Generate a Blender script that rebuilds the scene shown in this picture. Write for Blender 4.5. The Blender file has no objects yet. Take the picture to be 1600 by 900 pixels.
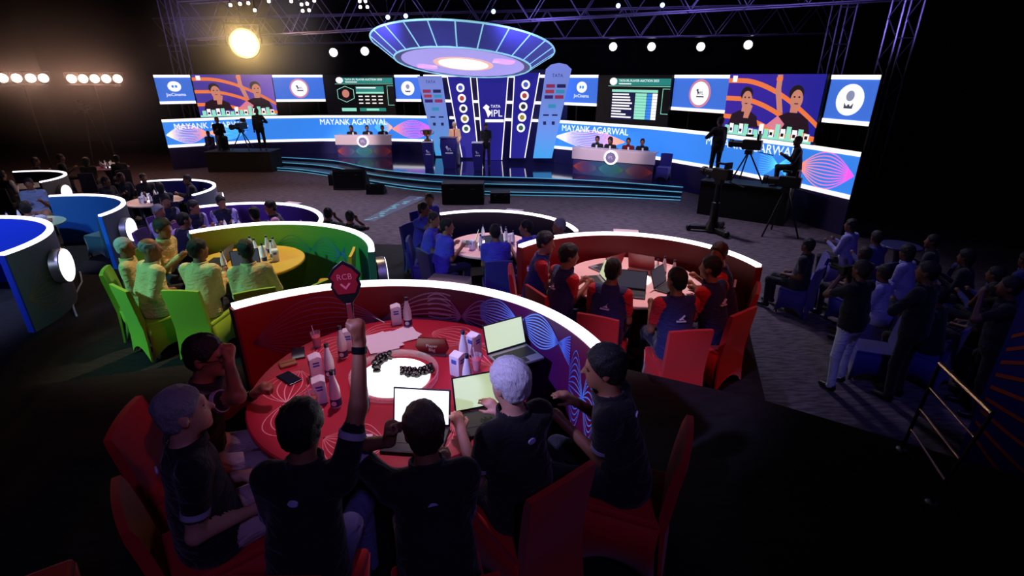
import bpy, bmesh, math, random
import numpy as np
from mathutils import Matrix, Vector, Euler, Quaternion
random.seed(7)
SC = bpy.context.scene
COL = SC.collection
PI = math.pi

# ------------------------------------------------------------------ camera, world, exposure
CAM_H = 3.8                       # camera stands on a press riser, lens height in metres
FPX = 800.0                       # focal length in pixels of the 1600 px wide frame (18 mm on 36 mm)
PITCH = math.atan(333 / FPX)
cam = bpy.data.cameras.new('camera'); cam.lens = 18.0; cam.sensor_width = 36.0
cam.clip_start = 0.05; cam.clip_end = 200
cam_o = bpy.data.objects.new('camera', cam); COL.objects.link(cam_o)
cam_o.location = (0, 0, CAM_H); cam_o.rotation_euler = (PI / 2 - PITCH, 0, 0)
SC.camera = cam_o
W = bpy.data.worlds.new('hall_dark'); SC.world = W; W.use_nodes = True
W.node_tree.nodes['Background'].inputs[0].default_value = (.10, .09, .22, 1)
W.node_tree.nodes['Background'].inputs[1].default_value = .02
SC.view_settings.view_transform = 'Standard'; SC.view_settings.look = 'None'
SC.view_settings.gamma = 1; SC.view_settings.use_curve_mapping = False
SC.view_settings.exposure = 0.0
try:
    SC.cycles.use_denoising = True
    SC.cycles.max_bounces = 6; SC.cycles.diffuse_bounces = 3; SC.cycles.glossy_bounces = 3
    SC.cycles.transmission_bounces = 5; SC.cycles.transparent_max_bounces = 8
    SC.cycles.sample_clamp_indirect = 4.0; SC.cycles.caustics_reflective = False; SC.cycles.caustics_refractive = False
except Exception:
    pass

def spot(name, loc, aim, power, col, deg=40, blend=.6, size=.15):
    l = bpy.data.lights.new(name, 'SPOT'); l.energy = power; l.color = col
    l.spot_size = math.radians(deg); l.spot_blend = blend; l.shadow_soft_size = size
    o = bpy.data.objects.new(name, l); COL.objects.link(o); o.location = loc
    o.rotation_euler = (Vector(aim) - Vector(loc)).to_track_quat('-Z', 'Y').to_euler()
    return o

# rig lamps above the tables and the stage, and added fill spots
spot('table_key_lamp', (-.9, 4.6, 7.2), (-.75, 2.95, 1.9), 620, (1, .58, .80), 21, .5, .1)
spot('table_key_lamp', (2.0, 8.2, 7.4), (1.25, 5.7, 1.5), 1500, (1, .76, .84), 24, .6, .1)
spot('table_key_lamp', (-.3, 10.6, 7.4), (-.35, 8.45, 1.1), 1250, (1, .76, .86), 20, .6, .1)
spot('table_key_lamp', (-2.4, 8.9, 7.4), (-3.2, 6.0, 1.5), 1400, (1, .70, .40), 30, .6, .1)
spot('table_key_lamp', (-5.0, 11.4, 7.4), (-5.1, 9.1, 1.1), 1100, (.95, .72, 1), 26, .6, .1)
spot('table_key_lamp', (-9.0, 16.0, 7.4), (-9.4, 13.4, .7), 700, (1, .75, .7), 22, .6, .1)
spot('table_key_lamp', (-9.6, 12.2, 7.4), (-9.6, 9.6, 1.1), 900, (.75, .88, 1), 28, .6, .1)
spot('table_key_lamp', (-8.2, 9.0, 7.4), (-8.0, 6.0, 1.5), 900, (.5, .65, 1), 30, .6, .1)
spot('cyan_wash_lamp', (-9.5, 1.5, 6.6), (-3.8, 5.6, 1.7), 1700, (.24, 1, .80), 24, .7, .2)
spot('blue_wash_spot', (-1.5, 1.0, 7.6), (-.4, 7.4, 1.1), 1000, (.38, .28, 1), 24, .7, .2)
spot('violet_wash_lamp', (-7.0, 2.0, 7.4), (-7.6, 8.8, 1.2), 1500, (.38, .36, 1), 46, .8, .3)
spot('added_fill_spot', (-4.5, -3.0, 7.8), (-8.6, 6.8, 1.0), 2300, (.62, .74, 1), 27, .7, .3)  # added fill spot from behind the camera that brightens the left booths
spot('blue_wash_spot', (-4.0, -1.0, 7.2), (.45, 3.1, 1.95), 2600, (.45, .42, 1), 13, .7, .15)  # added spot that brightens the right part of the near booth wall
spot('blue_wash_spot', (2.6, 1.0, 7.6), (6.2, 6.2, .8), 380, (.18, .16, 1), 44, .8, .3)
spot('blue_wash_spot', (1.2, -3.0, 7.6), (-.8, 2.8, 2.2), 230, (.38, .26, 1), 44, .8, .3)
spot('red_wash_lamp', (3.4, 1.5, 7.4), (1.6, 5.0, 1.6), 420, (1, .16, .14), 30, .8, .2)
spot('red_wash_lamp', (3.5, .5, 7.0), (-2.1, 3.4, 1.9), 260, (1, .10, .10), 20, .8, .2)
for fx, fy, p_ in ((-7, 15, 1700), (-3.5, 13, 1800), (.5, 13, 2100), (4.0, 11.8, 1900), (4.2, 8.0, 230)):
    spot('floor_wash_lamp', (fx * .9, fy + 3.5, 7.6), (fx, fy, 0), p_, (.74, .70, 1), 70, .9, .4)
for fx, fy, p_ in ((-7.5, 22, 1500), (-3, 21, 1500), (1.5, 20, 1500), (4, 18, 1300)):
    spot('stage_wash_lamp', (fx * .8, fy - 7, 7.6), (fx, fy, .6), p_, (.62, .58, 1), 36, .8, .3)
for tx, ty in ((-10, 20.5), (-4.5, 20), (.5, 19.5), (5.5, 18), (9, 16)):
    spot('truss_fill_spot', (tx, ty - 3.5, 4.9), (tx, ty + 1.0, 7.2), 560, (.42, .34, 1), 100, .9, .2)  # added spots under the trusses that brighten them from below
spot('face_lamp', (-2.2, 11, 7.4), (-1.9, 21.2, 1.6), 2600, (1, .9, .8), 9, .6, .2)
spot('desk_lamp', (-5, 13, 7.4), (-7.2, 23.4, 1.2), 5200, (1, .85, .9), 13, .6, .2)
spot('desk_lamp', (2, 9, 7.4), (3.5, 19, 1.2), 3000, (1, .8, .78), 14, .6, .2)

def ground(px, py, z=0.0):
    """where the sight line of a surveyed photograph point meets the level z"""
    u = (px - 800) / FPX; v = (py - 450) / FPX
    c, s = math.cos(PITCH), math.sin(PITCH)
    t = (z - CAM_H) / (-s - v * c)
    return Vector((u * t, (c - v * s) * t, z))
def upright(px, py, Y):
    u = (px - 800) / FPX; v = (py - 450) / FPX
    c, s = math.cos(PITCH), math.sin(PITCH)
    t = Y / (c - v * s)
    return Vector((u * t, Y, CAM_H + (-s - v * c) * t))

# ------------------------------------------------------------------ materials
MATS = {}
def lin(c):
    return tuple((x / 12.92 if x <= .04045 else ((x + .055) / 1.055) ** 2.4) for x in [k / 255 for k in c])
def mat(name, rgb, rough=.6, metal=0., emit=0., noise=0., scale=30., trans=0., sheen=0., alpha=1., bump=0., spec=.5, ior=1.45):
    if name in MATS: return MATS[name]
    m = bpy.data.materials.new(name); m.use_nodes = True; nt = m.node_tree; b = nt.nodes['Principled BSDF']
    col = (*lin(rgb), 1)
    b.inputs['Base Color'].default_value = col; b.inputs['Roughness'].default_value = rough
    b.inputs['Metallic'].default_value = metal; b.inputs['Specular IOR Level'].default_value = spec
    b.inputs['IOR'].default_value = ior
    if trans: b.inputs['Transmission Weight'].default_value = trans
    if sheen: b.inputs['Sheen Weight'].default_value = sheen
    if alpha < 1: b.inputs['Alpha'].default_value = alpha
    if emit:
        b.inputs['Emission Color'].default_value = col; b.inputs['Emission Strength'].default_value = emit
    if noise or bump:
        tc = nt.nodes.new('ShaderNodeTexCoord'); nz = nt.nodes.new('ShaderNodeTexNoise')
        nz.inputs['Scale'].default_value = scale; nz.inputs['Detail'].default_value = 4
        nt.links.new(tc.outputs['Object'], nz.inputs['Vector'])
        if noise:
            mx = nt.nodes.new('ShaderNodeMixRGB'); mx.blend_type = 'MIX'
            mx.inputs[1].default_value = tuple(max(0, x * (1 - noise)) for x in col[:3]) + (1,)
            mx.inputs[2].default_value = tuple(min(1, x * (1 + noise)) for x in col[:3]) + (1,)
            nt.links.new(nz.outputs['Fac'], mx.inputs[0]); nt.links.new(mx.outputs[0], b.inputs['Base Color'])
        if bump:
            bp = nt.nodes.new('ShaderNodeBump'); bp.inputs['Strength'].default_value = bump; bp.inputs['Distance'].default_value = .01
            nt.links.new(nz.outputs['Fac'], bp.inputs['Height']); nt.links.new(bp.outputs[0], b.inputs['Normal'])
    MATS[name] = m
    return m
def attr_mat(name, emit=0., rough=.5):
    if name in MATS: return MATS[name]
    m = bpy.data.materials.new(name); m.use_nodes = True; nt = m.node_tree; b = nt.nodes['Principled BSDF']
    a = nt.nodes.new('ShaderNodeAttribute'); a.attribute_name = 'Col'
    nt.links.new(a.outputs['Color'], b.inputs['Base Color']); b.inputs['Roughness'].default_value = rough
    if emit:
        nt.links.new(a.outputs['Color'], b.inputs['Emission Color']); b.inputs['Emission Strength'].default_value = emit
    MATS[name] = m
    return m
def ramp_mat(name, stops, rough=.55, emit=0.):
    """colour print running along the u direction of a panel"""
    if name in MATS: return MATS[name]
    m = bpy.data.materials.new(name); m.use_nodes = True; nt = m.node_tree; b = nt.nodes['Principled BSDF']
    uv = nt.nodes.new('ShaderNodeUVMap'); sp = nt.nodes.new('ShaderNodeSeparateXYZ'); cr = nt.nodes.new('ShaderNodeValToRGB')
    nt.links.new(uv.outputs[0], sp.inputs[0]); nt.links.new(sp.outputs[0], cr.inputs[0])
    el = cr.color_ramp.elements
    while len(el) < len(stops): el.new(.5)
    for e, (p, c) in zip(el, stops): e.position = p; e.color = (*lin(c), 1)
    nt.links.new(cr.outputs[0], b.inputs['Base Color']); b.inputs['Roughness'].default_value = rough
    if emit:
        nt.links.new(cr.outputs[0], b.inputs['Emission Color']); b.inputs['Emission Strength'].default_value = emit
    MATS[name] = m
    return m
def carpet_mat(name, c1, c2, sx=3., sy=14., rough=.9):
    if name in MATS: return MATS[name]
    m = bpy.data.materials.new(name); m.use_nodes = True; nt = m.node_tree; b = nt.nodes['Principled BSDF']
    tc = nt.nodes.new('ShaderNodeTexCoord'); mp = nt.nodes.new('ShaderNodeMapping'); mp.inputs['Scale'].default_value = (sx, sy, 1)
    n1 = nt.nodes.new('ShaderNodeTexNoise'); n1.inputs['Scale'].default_value = 1.6; n1.inputs['Detail'].default_value = 5
    n2 = nt.nodes.new('ShaderNodeTexNoise'); n2.inputs['Scale'].default_value = 90
    cr = nt.nodes.new('ShaderNodeValToRGB'); e = cr.color_ramp.elements
    e[0].position = .38; e[0].color = (*lin(c1), 1); e[1].position = .66; e[1].color = (*lin(c2), 1)
    nt.links.new(tc.outputs['Object'], mp.inputs[0]); nt.links.new(mp.outputs[0], n1.inputs['Vector']); nt.links.new(tc.outputs['Object'], n2.inputs['Vector'])
    nt.links.new(n1.outputs['Fac'], cr.inputs[0]); nt.links.new(cr.outputs[0], b.inputs['Base Color'])
    bp = nt.nodes.new('ShaderNodeBump'); bp.inputs['Strength'].default_value = .4; bp.inputs['Distance'].default_value = .01
    nt.links.new(n2.outputs['Fac'], bp.inputs['Height']); nt.links.new(bp.outputs[0], b.inputs['Normal'])
    b.inputs['Roughness'].default_value = rough; b.inputs['Specular IOR Level'].default_value = .3
    MATS[name] = m
    return m
def cloth_mat(name, rgb):
    if name in MATS: return MATS[name]
    m = mat(name, rgb, .85, noise=.18, scale=160, sheen=.12); nt = m.node_tree; b = nt.nodes['Principled BSDF']
    tc = nt.nodes.new('ShaderNodeTexCoord'); mp = nt.nodes.new('ShaderNodeMapping'); mp.inputs['Scale'].default_value = (1, 1, 2.2); n1 = nt.nodes.new('ShaderNodeTexNoise'); n1.inputs['Scale'].default_value = 9; n1.inputs['Detail'].default_value = 3; n1.inputs['Distortion'].default_value = .8
    bp = nt.nodes.new('ShaderNodeBump'); bp.inputs['Strength'].default_value = .75; bp.inputs['Distance'].default_value = .035
    nt.links.new(tc.outputs['Object'], mp.inputs[0]); nt.links.new(mp.outputs[0], n1.inputs['Vector']); nt.links.new(n1.outputs['Fac'], bp.inputs['Height']); nt.links.new(bp.outputs[0], b.inputs['Normal'])
    return m
def hair_mat(name, rgb):
    if name in MATS: return MATS[name]
    m = mat(name, rgb, .55); nt = m.node_tree; b = nt.nodes['Principled BSDF']
    tc = nt.nodes.new('ShaderNodeTexCoord'); mp = nt.nodes.new('ShaderNodeMapping'); mp.inputs['Scale'].default_value = (330, 90, 70); nz = nt.nodes.new('ShaderNodeTexNoise'); nz.inputs['Scale'].default_value = 1.; nz.inputs['Detail'].default_value = 3; nz.inputs['Distortion'].default_value = .6
    bp = nt.nodes.new('ShaderNodeBump'); bp.inputs['Strength'].default_value = 1.; bp.inputs['Distance'].default_value = .006; mx = nt.nodes.new('ShaderNodeMixRGB'); c = lin(rgb)
    mx.inputs[1].default_value = (*[x * .45 for x in c], 1); mx.inputs[2].default_value = (*[min(1, x * 1.25) for x in c], 1)
    nt.links.new(tc.outputs['Object'], mp.inputs[0]); nt.links.new(mp.outputs[0], nz.inputs['Vector']); nt.links.new(nz.outputs['Fac'], bp.inputs['Height']); nt.links.new(bp.outputs[0], b.inputs['Normal']); nt.links.new(nz.outputs['Fac'], mx.inputs[0]); nt.links.new(mx.outputs[0], b.inputs['Base Color'])
    return m
def glow(name, rgb, s=1.): return mat(name, rgb, .5, 0, s)

# ------------------------------------------------------------------ mesh building
class MB:
    def __init__(s): s.v = []; s.f = []; s.m = []; s.uv = {}; s.M = Matrix.Identity(4); s.col = None
    def add(s, vs, fs, mi=0):
        o = len(s.v); s.v += [tuple(s.M @ Vector(p)) for p in vs]
        for f in fs: s.f.append(tuple(i + o for i in f)); s.m.append(mi)
        return s
    def box(s, c, d, mi=0, top=(1, 1), rz=0):
        hx, hy, hz = d[0] / 2, d[1] / 2, d[2] / 2; R = Matrix.Rotation(rz, 3, 'Z'); vs = []
        for z, (tx, ty) in ((-hz, (1, 1)), (hz, top)):
            for x, y in ((-1, -1), (1, -1), (1, 1), (-1, 1)):
                p = R @ Vector((x * hx * tx, y * hy * ty, z)); vs.append((c[0] + p.x, c[1] + p.y, c[2] + p.z))
        return s.add(vs, [(3, 2, 1, 0), (4, 5, 6, 7), (0, 1, 5, 4), (1, 2, 6, 5), (2, 3, 7, 6), (3, 0, 4, 7)], mi)
    def tube(s, pts, r, n=8, mi=0):
        P = [Vector(p) for p in pts]; rs = r if isinstance(r, (list, tuple)) else [r] * len(P); vs = []; up = Vector((.01, .02, 1))
        for i, p in enumerate(P):
            d = (P[min(i + 1, len(P) - 1)] - P[max(i - 1, 0)]).normalized()
            a = d.cross(up if abs(d.z) < .95 else Vector((1, 0, 0))).normalized(); b = d.cross(a)
            for k in range(n):
                t = 2 * PI * k / n; vs.append(p + (a * math.cos(t) + b * math.sin(t)) * rs[i])
        fs = [(i * n + k, i * n + (k + 1) % n, (i + 1) * n + (k + 1) % n, (i + 1) * n + k) for i in range(len(P) - 1) for k in range(n)]
        fs += [tuple(range(n))[::-1], tuple(range((len(P) - 1) * n, len(P) * n))]
        return s.add(vs, fs, mi)
    def lathe(s, prof, n=20, c=(0, 0, 0), mi=0):
        vs = []; fs = []
        for r, z in prof:
            for k in range(n):
                t = 2 * PI * k / n; vs.append((c[0] + r * math.cos(t), c[1] + r * math.sin(t), c[2] + z))
        for i in range(len(prof) - 1):
            for k in range(n):
                fs.append((i * n + k, i * n + (k + 1) % n, (i + 1) * n + (k + 1) % n, (i + 1) * n + k))
        fs.append(tuple(range(n))[::-1]); fs.append(tuple(range((len(prof) - 1) * n, len(prof) * n)))
        return s.add(vs, fs, mi)
    def prism(s, poly, z0, z1, mi=0):
        n = len(poly); vs = [(x, y, z0) for x, y in poly] + [(x, y, z1) for x, y in poly]
        fs = [tuple(range(n))[::-1], tuple(range(n, 2 * n))] + [(i, (i + 1) % n, n + (i + 1) % n, n + i) for i in range(n)]
        return s.add(vs, fs, mi)
    def plate(s, poly, y0, y1, mi=0):
        """outline in x,z extruded along y"""
        n = len(poly); vs = [(x, y0, z) for x, z in poly] + [(x, y1, z) for x, z in poly]
        fs = [tuple(range(n)), tuple(range(n, 2 * n))[::-1]] + [(i, n + i, n + (i + 1) % n, (i + 1) % n) for i in range(n)]
        return s.add(vs, fs, mi)
    def ball(s, c, r, n=8, mi=0, sc=(1, 1, 1)):
        vs = [(c[0], c[1], c[2] - r * sc[2])]; m = max(3, n // 2)
        for i in range(1, m):
            ph = PI * i / m
            for k in range(n):
                t = 2 * PI * k / n
                vs.append((c[0] + r * sc[0] * math.sin(ph) * math.cos(t), c[1] + r * sc[1] * math.sin(ph) * math.sin(t), c[2] - r * sc[2] * math.cos(ph)))
        vs.append((c[0], c[1], c[2] + r * sc[2])); L = len(vs) - 1; fs = []
        for k in range(n):
            fs.append((0, 1 + (k + 1) % n, 1 + k)); fs.append((L, 1 + (m - 2) * n + k, 1 + (m - 2) * n + (k + 1) % n))
            for i in range(m - 2):
                fs.append((1 + i * n + k, 1 + i * n + (k + 1) % n, 1 + (i + 1) * n + (k + 1) % n, 1 + (i + 1) * n + k))
        return s.add(vs, fs, mi)
    def mesh(s, name, mats, smooth=False, fix=True):
        me = bpy.data.meshes.new(name); me.from_pydata(s.v, [], s.f)
        for m in (mats if isinstance(mats, (list, tuple)) else [mats]): me.materials.append(m)
        me.polygons.foreach_set('material_index', s.m)
        if s.uv:
            l = me.uv_layers.new(name='UVMap')
            for lp in me.loops: l.data[lp.index].uv = s.uv.get(lp.vertex_index, (0, 0))
        if s.col:
            a = me.color_attributes.new('Col', 'FLOAT_COLOR', 'POINT')
            for i, c in enumerate(s.col): a.data[i].color = (*c, 1)
        if fix:
            b = bmesh.new(); b.from_mesh(me); bmesh.ops.recalc_face_normals(b, faces=b.faces); b.to_mesh(me); b.free()
        if smooth:
            me.polygons.foreach_set('use_smooth', [True] * len(me.polygons))
            me.set_sharp_from_angle(angle=math.radians(40))
        me.update()
        return me
    def build(s, name, mats, parent=None, smooth=False, bevel=0, loc=None, rz=0, fix=True):
        return link(name, s.mesh(name, mats, smooth, fix), parent, bevel, loc, rz)
def link(name, me, parent=None, bevel=0, loc=None, rz=0):
    o = bpy.data.objects.new(name, me); COL.objects.link(o)
    if parent is not None: o.parent = parent
    if loc is not None: o.location = loc
    if rz: o.rotation_euler = (0, 0, rz)
    if bevel:
        md = o.modifiers.new('bevel', 'BEVEL'); md.width = bevel; md.segments = 2; md.limit_method = 'ANGLE'
    return o
def tag(o, label, cat, group=None, kind=None):
    o['label'] = label; o['category'] = cat
    if group: o['group'] = group
    if kind: o['kind'] = kind
    return o
def thing(name, label, cat, loc=(0, 0, 0), rz=0, group=None):
    o = bpy.data.objects.new(name, None); COL.objects.link(o); o.empty_display_size = .1
    o.location = loc; o.rotation_euler = (0, 0, rz)
    return tag(o, label, cat, group)
def struct(o, label=None):
    o['kind'] = 'structure'
    if label: o['label'] = label; o['category'] = 'structure'
    return o
def dup(root, loc, rz=0, label=None, group=None, scale=None):
    def cp(o, par):
        c = o.copy(); COL.objects.link(c); c.parent = par
        for ch in o.children: cp(ch, c)
        return c
    r = cp(root, None); r.location = loc; r.rotation_euler = (0, 0, rz)
    if label: r['label'] = label
    if group: r['group'] = group
    if scale: r.scale = (scale,) * 3
    return r
def face_rz(d): return math.atan2(-d[0], d[1])          # turns local +Y towards d
def text(name, body, size, m, parent, M, ext=.002, align='CENTER', squash=1.):
    cu = bpy.data.curves.new(name, 'FONT'); cu.body = body; cu.size = size; cu.extrude = ext
    cu.align_x = align; cu.align_y = 'CENTER'; cu.resolution_u = 3
    o = bpy.data.objects.new(name, cu); COL.objects.link(o)
    me = bpy.data.meshes.new_from_object(o.evaluated_get(bpy.context.evaluated_depsgraph_get()))
    bpy.data.objects.remove(o); bpy.data.curves.remove(cu)
    me.materials.clear(); me.materials.append(m); me.name = name
    # text lies in x,y of the curve: stand it up so that x is right, z is up and it faces -y
    me.transform(M @ Matrix.Rotation(PI / 2, 4, 'X') @ Matrix.Diagonal((squash, 1, 1, 1)))
    return link(name, me, parent)
def waves(fn, n, u0, u1, amp, nodes, cols, w, seg=40, phase=0., drift=0.):
    """family of fine printed lines that pinch together; fn(u, v, lift) gives the surface point"""
    mb = MB(); mb.col = []
    for i in range(n):
        s = -1 + 2 * i / (n - 1); L = []
        for k in range(seg + 1):
            t = k / seg; u = u0 + (u1 - u0) * t
            v = amp * s * math.sin(PI * nodes * t + phase) + drift * math.sin(PI * 2 * t)
            L.append((u, v, t))
        o = len(mb.v)
        for u, v, t in L:
            c = col_at(cols, t)
            for dv in (-w / 2, w / 2):
                mb.v.append(tuple(fn(u, v + dv, .003))); mb.col.append(c)
        for k in range(seg):
            a = o + 2 * k; mb.f.append((a, a + 2, a + 3, a + 1)); mb.m.append(0)
    return mb
def col_at(cols, t):
    x = t * (len(cols) - 1); i = min(int(x), len(cols) - 2); f = x - i
    a, b = lin(cols[i]), lin(cols[i + 1])
    return tuple(p * (1 - f) + q * f for p, q in zip(a, b))
# ------------------------------------------------------------------ people: one continuous blended surface per body
SKIN, SHIRT, TROU, SHOE, EYE, SLEEVE, LIP = range(7)
class Cap:
    def __init__(s, a, b, ra, rb, k=.03, mi=0, sc=(1, 1, 1)):
        s.a = np.array(a, float); s.b = np.array(b, float); s.ra = ra; s.rb = rb; s.k = k; s.mi = mi; s.sc = np.array(sc, float)
        r = max(ra, rb) * s.sc
        s.lo = np.minimum(s.a, s.b) - r; s.hi = np.maximum(s.a, s.b) + r
    def ev(s, X, Y, Z):
        a = s.a / s.sc; b = s.b / s.sc; d = b - a; q = float(d @ d) + 1e-9
        x = X / s.sc[0] - a[0]; y = Y / s.sc[1] - a[1]; z = Z / s.sc[2] - a[2]
        t = np.clip((x * d[0] + y * d[1] + z * d[2]) / q, 0, 1)
        return np.sqrt((x - d[0] * t) ** 2 + (y - d[1] * t) ** 2 + (z - d[2] * t) ** 2) - (s.ra + (s.rb - s.ra) * t)
class Ell:
    def __init__(s, c, r, R=None, k=.02, mi=0):
        s.c = np.array(c, float); s.r = np.array(r, float); s.R = np.eye(3) if R is None else R; s.k = k; s.mi = mi
        e = np.sqrt(((s.R * s.r) ** 2).sum(1)); s.lo = s.c - e; s.hi = s.c + e
    def ev(s, X, Y, Z):
        x = X - s.c[0]; y = Y - s.c[1]; z = Z - s.c[2]; R = s.R
        p = [(R[0, i] * x + R[1, i] * y + R[2, i] * z) / s.r[i] for i in range(3)]
        n = np.sqrt(p[0] ** 2 + p[1] ** 2 + p[2] ** 2)
        g = np.sqrt((p[0] / s.r[0]) ** 2 + (p[1] / s.r[1]) ** 2 + (p[2] / s.r[2]) ** 2) + 1e-6
        return n * (n - 1) / g
def sdf_mesh(name, prims, h, neg=(), post=None):
    lo = np.min([p.lo for p in prims], 0) - 3 * h; hi = np.max([p.hi for p in prims], 0) + 3 * h
    N = np.ceil((hi - lo) / h).astype(int) + 1
    F = np.full(N, .5, np.float32); B = np.full(N, 9., np.float32); L = np.zeros(N, np.uint8)
    ax = [(lo[i] + np.arange(N[i]) * h).astype(np.float32) for i in range(3)]
    def win(p, m):
        i0 = np.maximum(((p.lo - m - lo) / h).astype(int), 0); i1 = np.minimum(((p.hi + m - lo) / h).astype(int) + 2, N)
        sl = tuple(slice(a, b) for a, b in zip(i0, i1))
        return sl, ax[0][sl[0]][:, None, None], ax[1][sl[1]][None, :, None], ax[2][sl[2]][None, None, :]
    for p in prims:
        sl, X, Y, Z = win(p, p.k + 2 * h); d = p.ev(X, Y, Z).astype(np.float32); f = F[sl]
        t = np.clip(.5 + .5 * (f - d) / p.k, 0, 1); F[sl] = f * (1 - t) + d * t - p.k * t * (1 - t)
        u = d < B[sl]; B[sl] = np.where(u, d, B[sl]); L[sl] = np.where(u, p.mi, L[sl])
    for p in neg:
        sl, X, Y, Z = win(p, 2 * h); F[sl] = np.maximum(F[sl], -p.ev(X, Y, Z))
    if post is not None: F = post(F, ax[0][:, None, None], ax[1][None, :, None], ax[2][None, None, :])
    # surface nets
    I = F < 0; c = [(i, j, k) for i in (0, 1) for j in (0, 1) for k in (0, 1)]
    S = np.zeros(N - 1, np.uint8)
    for i, j, k in c: S += I[i:N[0] - 1 + i, j:N[1] - 1 + j, k:N[2] - 1 + k]
    act = np.argwhere((S > 0) & (S < 8)); idx = np.full(N - 1, -1, np.int32); idx[tuple(act.T)] = np.arange(len(act))
    vals = np.stack([F[act[:, 0] + i, act[:, 1] + j, act[:, 2] + k] for i, j, k in c], 1)
    acc = np.zeros((len(act), 3)); cnt = np.zeros(len(act))
    for a in range(8):
        for b in range(a + 1, 8):
            ca, cb = np.array(c[a]), np.array(c[b])
            if np.abs(ca - cb).sum() != 1: continue
            va, vb = vals[:, a], vals[:, b]; m = (va < 0) != (vb < 0)
            t = np.where(m, va / np.where(m, va - vb, 1), 0)
            acc += np.where(m[:, None], ca + (cb - ca) * t[:, None], 0); cnt += m
    V = lo + (act + acc / cnt[:, None]) * h
    Q = []
    for axn in range(3):
        sh = [slice(0, n) for n in N]; s0 = list(sh); s1 = list(sh); s0[axn] = slice(0, N[axn] - 1); s1[axn] = slice(1, N[axn])
        A, Bq = I[tuple(s0)], I[tuple(s1)]; e = np.argwhere(A != Bq); o = [i for i in range(3) if i != axn]
        e = e[(e[:, o[0]] > 0) & (e[:, o[1]] > 0) & (e[:, o[0]] < N[o[0]] - 1) & (e[:, o[1]] < N[o[1]] - 1)]
        ins = A[tuple(e.T)]
        def cell(d0, d1):
            q = e.copy(); q[:, o[0]] += d0; q[:, o[1]] += d1; return idx[tuple(q.T)]
        q = np.stack([cell(-1, -1), cell(0, -1), cell(0, 0), cell(-1, 0)], 1)
        flip = ins if axn != 1 else ~ins
        q = np.where(flip[:, None], q, q[:, ::-1]); Q.append(q)
    Q = np.concatenate(Q); Q = Q[(Q >= 0).all(1)]
    # relax the lattice a little
    for _ in range(2):
        s_ = np.zeros_like(V); n_ = np.zeros(len(V))
        for a, b in ((0, 1), (1, 2), (2, 3), (3, 0)):
            np.add.at(s_, Q[:, a], V[Q[:, b]]); np.add.at(n_, Q[:, a], 1)
            np.add.at(s_, Q[:, b], V[Q[:, a]]); np.add.at(n_, Q[:, b], 1)
        V = V * .5 + .5 * s_ / np.maximum(n_, 1)[:, None]
    me = bpy.data.meshes.new(name); me.vertices.add(len(V)); me.vertices.foreach_set('co', V.astype(np.float32).ravel())
    me.loops.add(len(Q) * 4); me.polygons.add(len(Q)); me.loops.foreach_set('vertex_index', Q.astype(np.int32).ravel())
    me.polygons.foreach_set('loop_start', np.arange(0, len(Q) * 4, 4, dtype=np.int32)); me.polygons.foreach_set('loop_total', np.full(len(Q), 4, np.int32))
    lab = L[act[:, 0], act[:, 1], act[:, 2]]
    me.polygons.foreach_set('material_index', lab[Q[:, 0]].astype(np.int32)); me.polygons.foreach_set('use_smooth', np.ones(len(Q), bool))
    me.update(calc_edges=True); me.validate()
    return me
def rot(yaw=0, pitch=0, roll=0):
    """yaw turns to the person's left, pitch looks down"""
    return np.array(Matrix.Rotation(math.radians(yaw), 3, 'Z') @ Matrix.Rotation(math.radians(-pitch), 3, 'X') @ Matrix.Rotation(math.radians(roll), 3, 'Y'))
def ik(S, T, l1, l2, pole):
    d = T - S; L = np.linalg.norm(d); Lm = min(L, (l1 + l2) * .995); u = d / L; T = S + u * Lm
    a = (l1 * l1 - l2 * l2 + Lm * Lm) / (2 * Lm); hh = math.sqrt(max(l1 * l1 - a * a, 1e-6))
    p = np.array(pole, float); p = p - u * (p @ u); p /= np.linalg.norm(p) + 1e-9
    return S + u * a + p * hh, T
def hand(W, d, n, side, curl, fine):
    """palm from the wrist W along d, palm faces n"""
    d = d / np.linalg.norm(d); n = n - d * (n @ d); n /= np.linalg.norm(n) + 1e-9; w = np.cross(d, n) * side
    out = [Cap(W, W + d * .075, .026, .033, .015, SKIN, (1, 1, 1))]
    if not fine:
        out.append(Cap(W + d * .07, W + d * .10 + n * .035 * curl, .03, .02, .015, SKIN)); out.append(Cap(W + d * .03 + w * .03, W + d * .075 + w * .055 + n * .02, .013, .011, .012, SKIN)); return out
    for i, L in enumerate((.068, .078, .074, .056)):
        b = W + d * (.082 - .004 * abs(i - 1)) + w * (.031 - .0205 * i)
        a1 = curl * .9; a2 = curl * (2.0 if curl < .9 else 2.6); d1 = d * math.cos(a1) + n * math.sin(a1); d2 = d * math.cos(a2) + n * math.sin(a2)
        m = b + d1 * L * .55
        out += [Cap(b, m, .0095, .009, .006, SKIN), Cap(m, m + d2 * L * .45, .009, .0078, .004, SKIN)]
    t0 = W + d * .025 + w * .026; t1 = t0 + d * .035 + w * .03 + n * .015; t2 = t1 + d * .032 + w * .004 + n * .018 * (1 + curl)
    if curl >= .9: t1 = t0 + d * .040 + w * .010 + n * .014; t2 = t1 + d * .008 + n * .030 - w * .014
    out += [Cap(t0, t1, .014, .011, .01, SKIN), Cap(t1, t2, .011, .009, .005, SKIN)]
    return out
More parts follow.
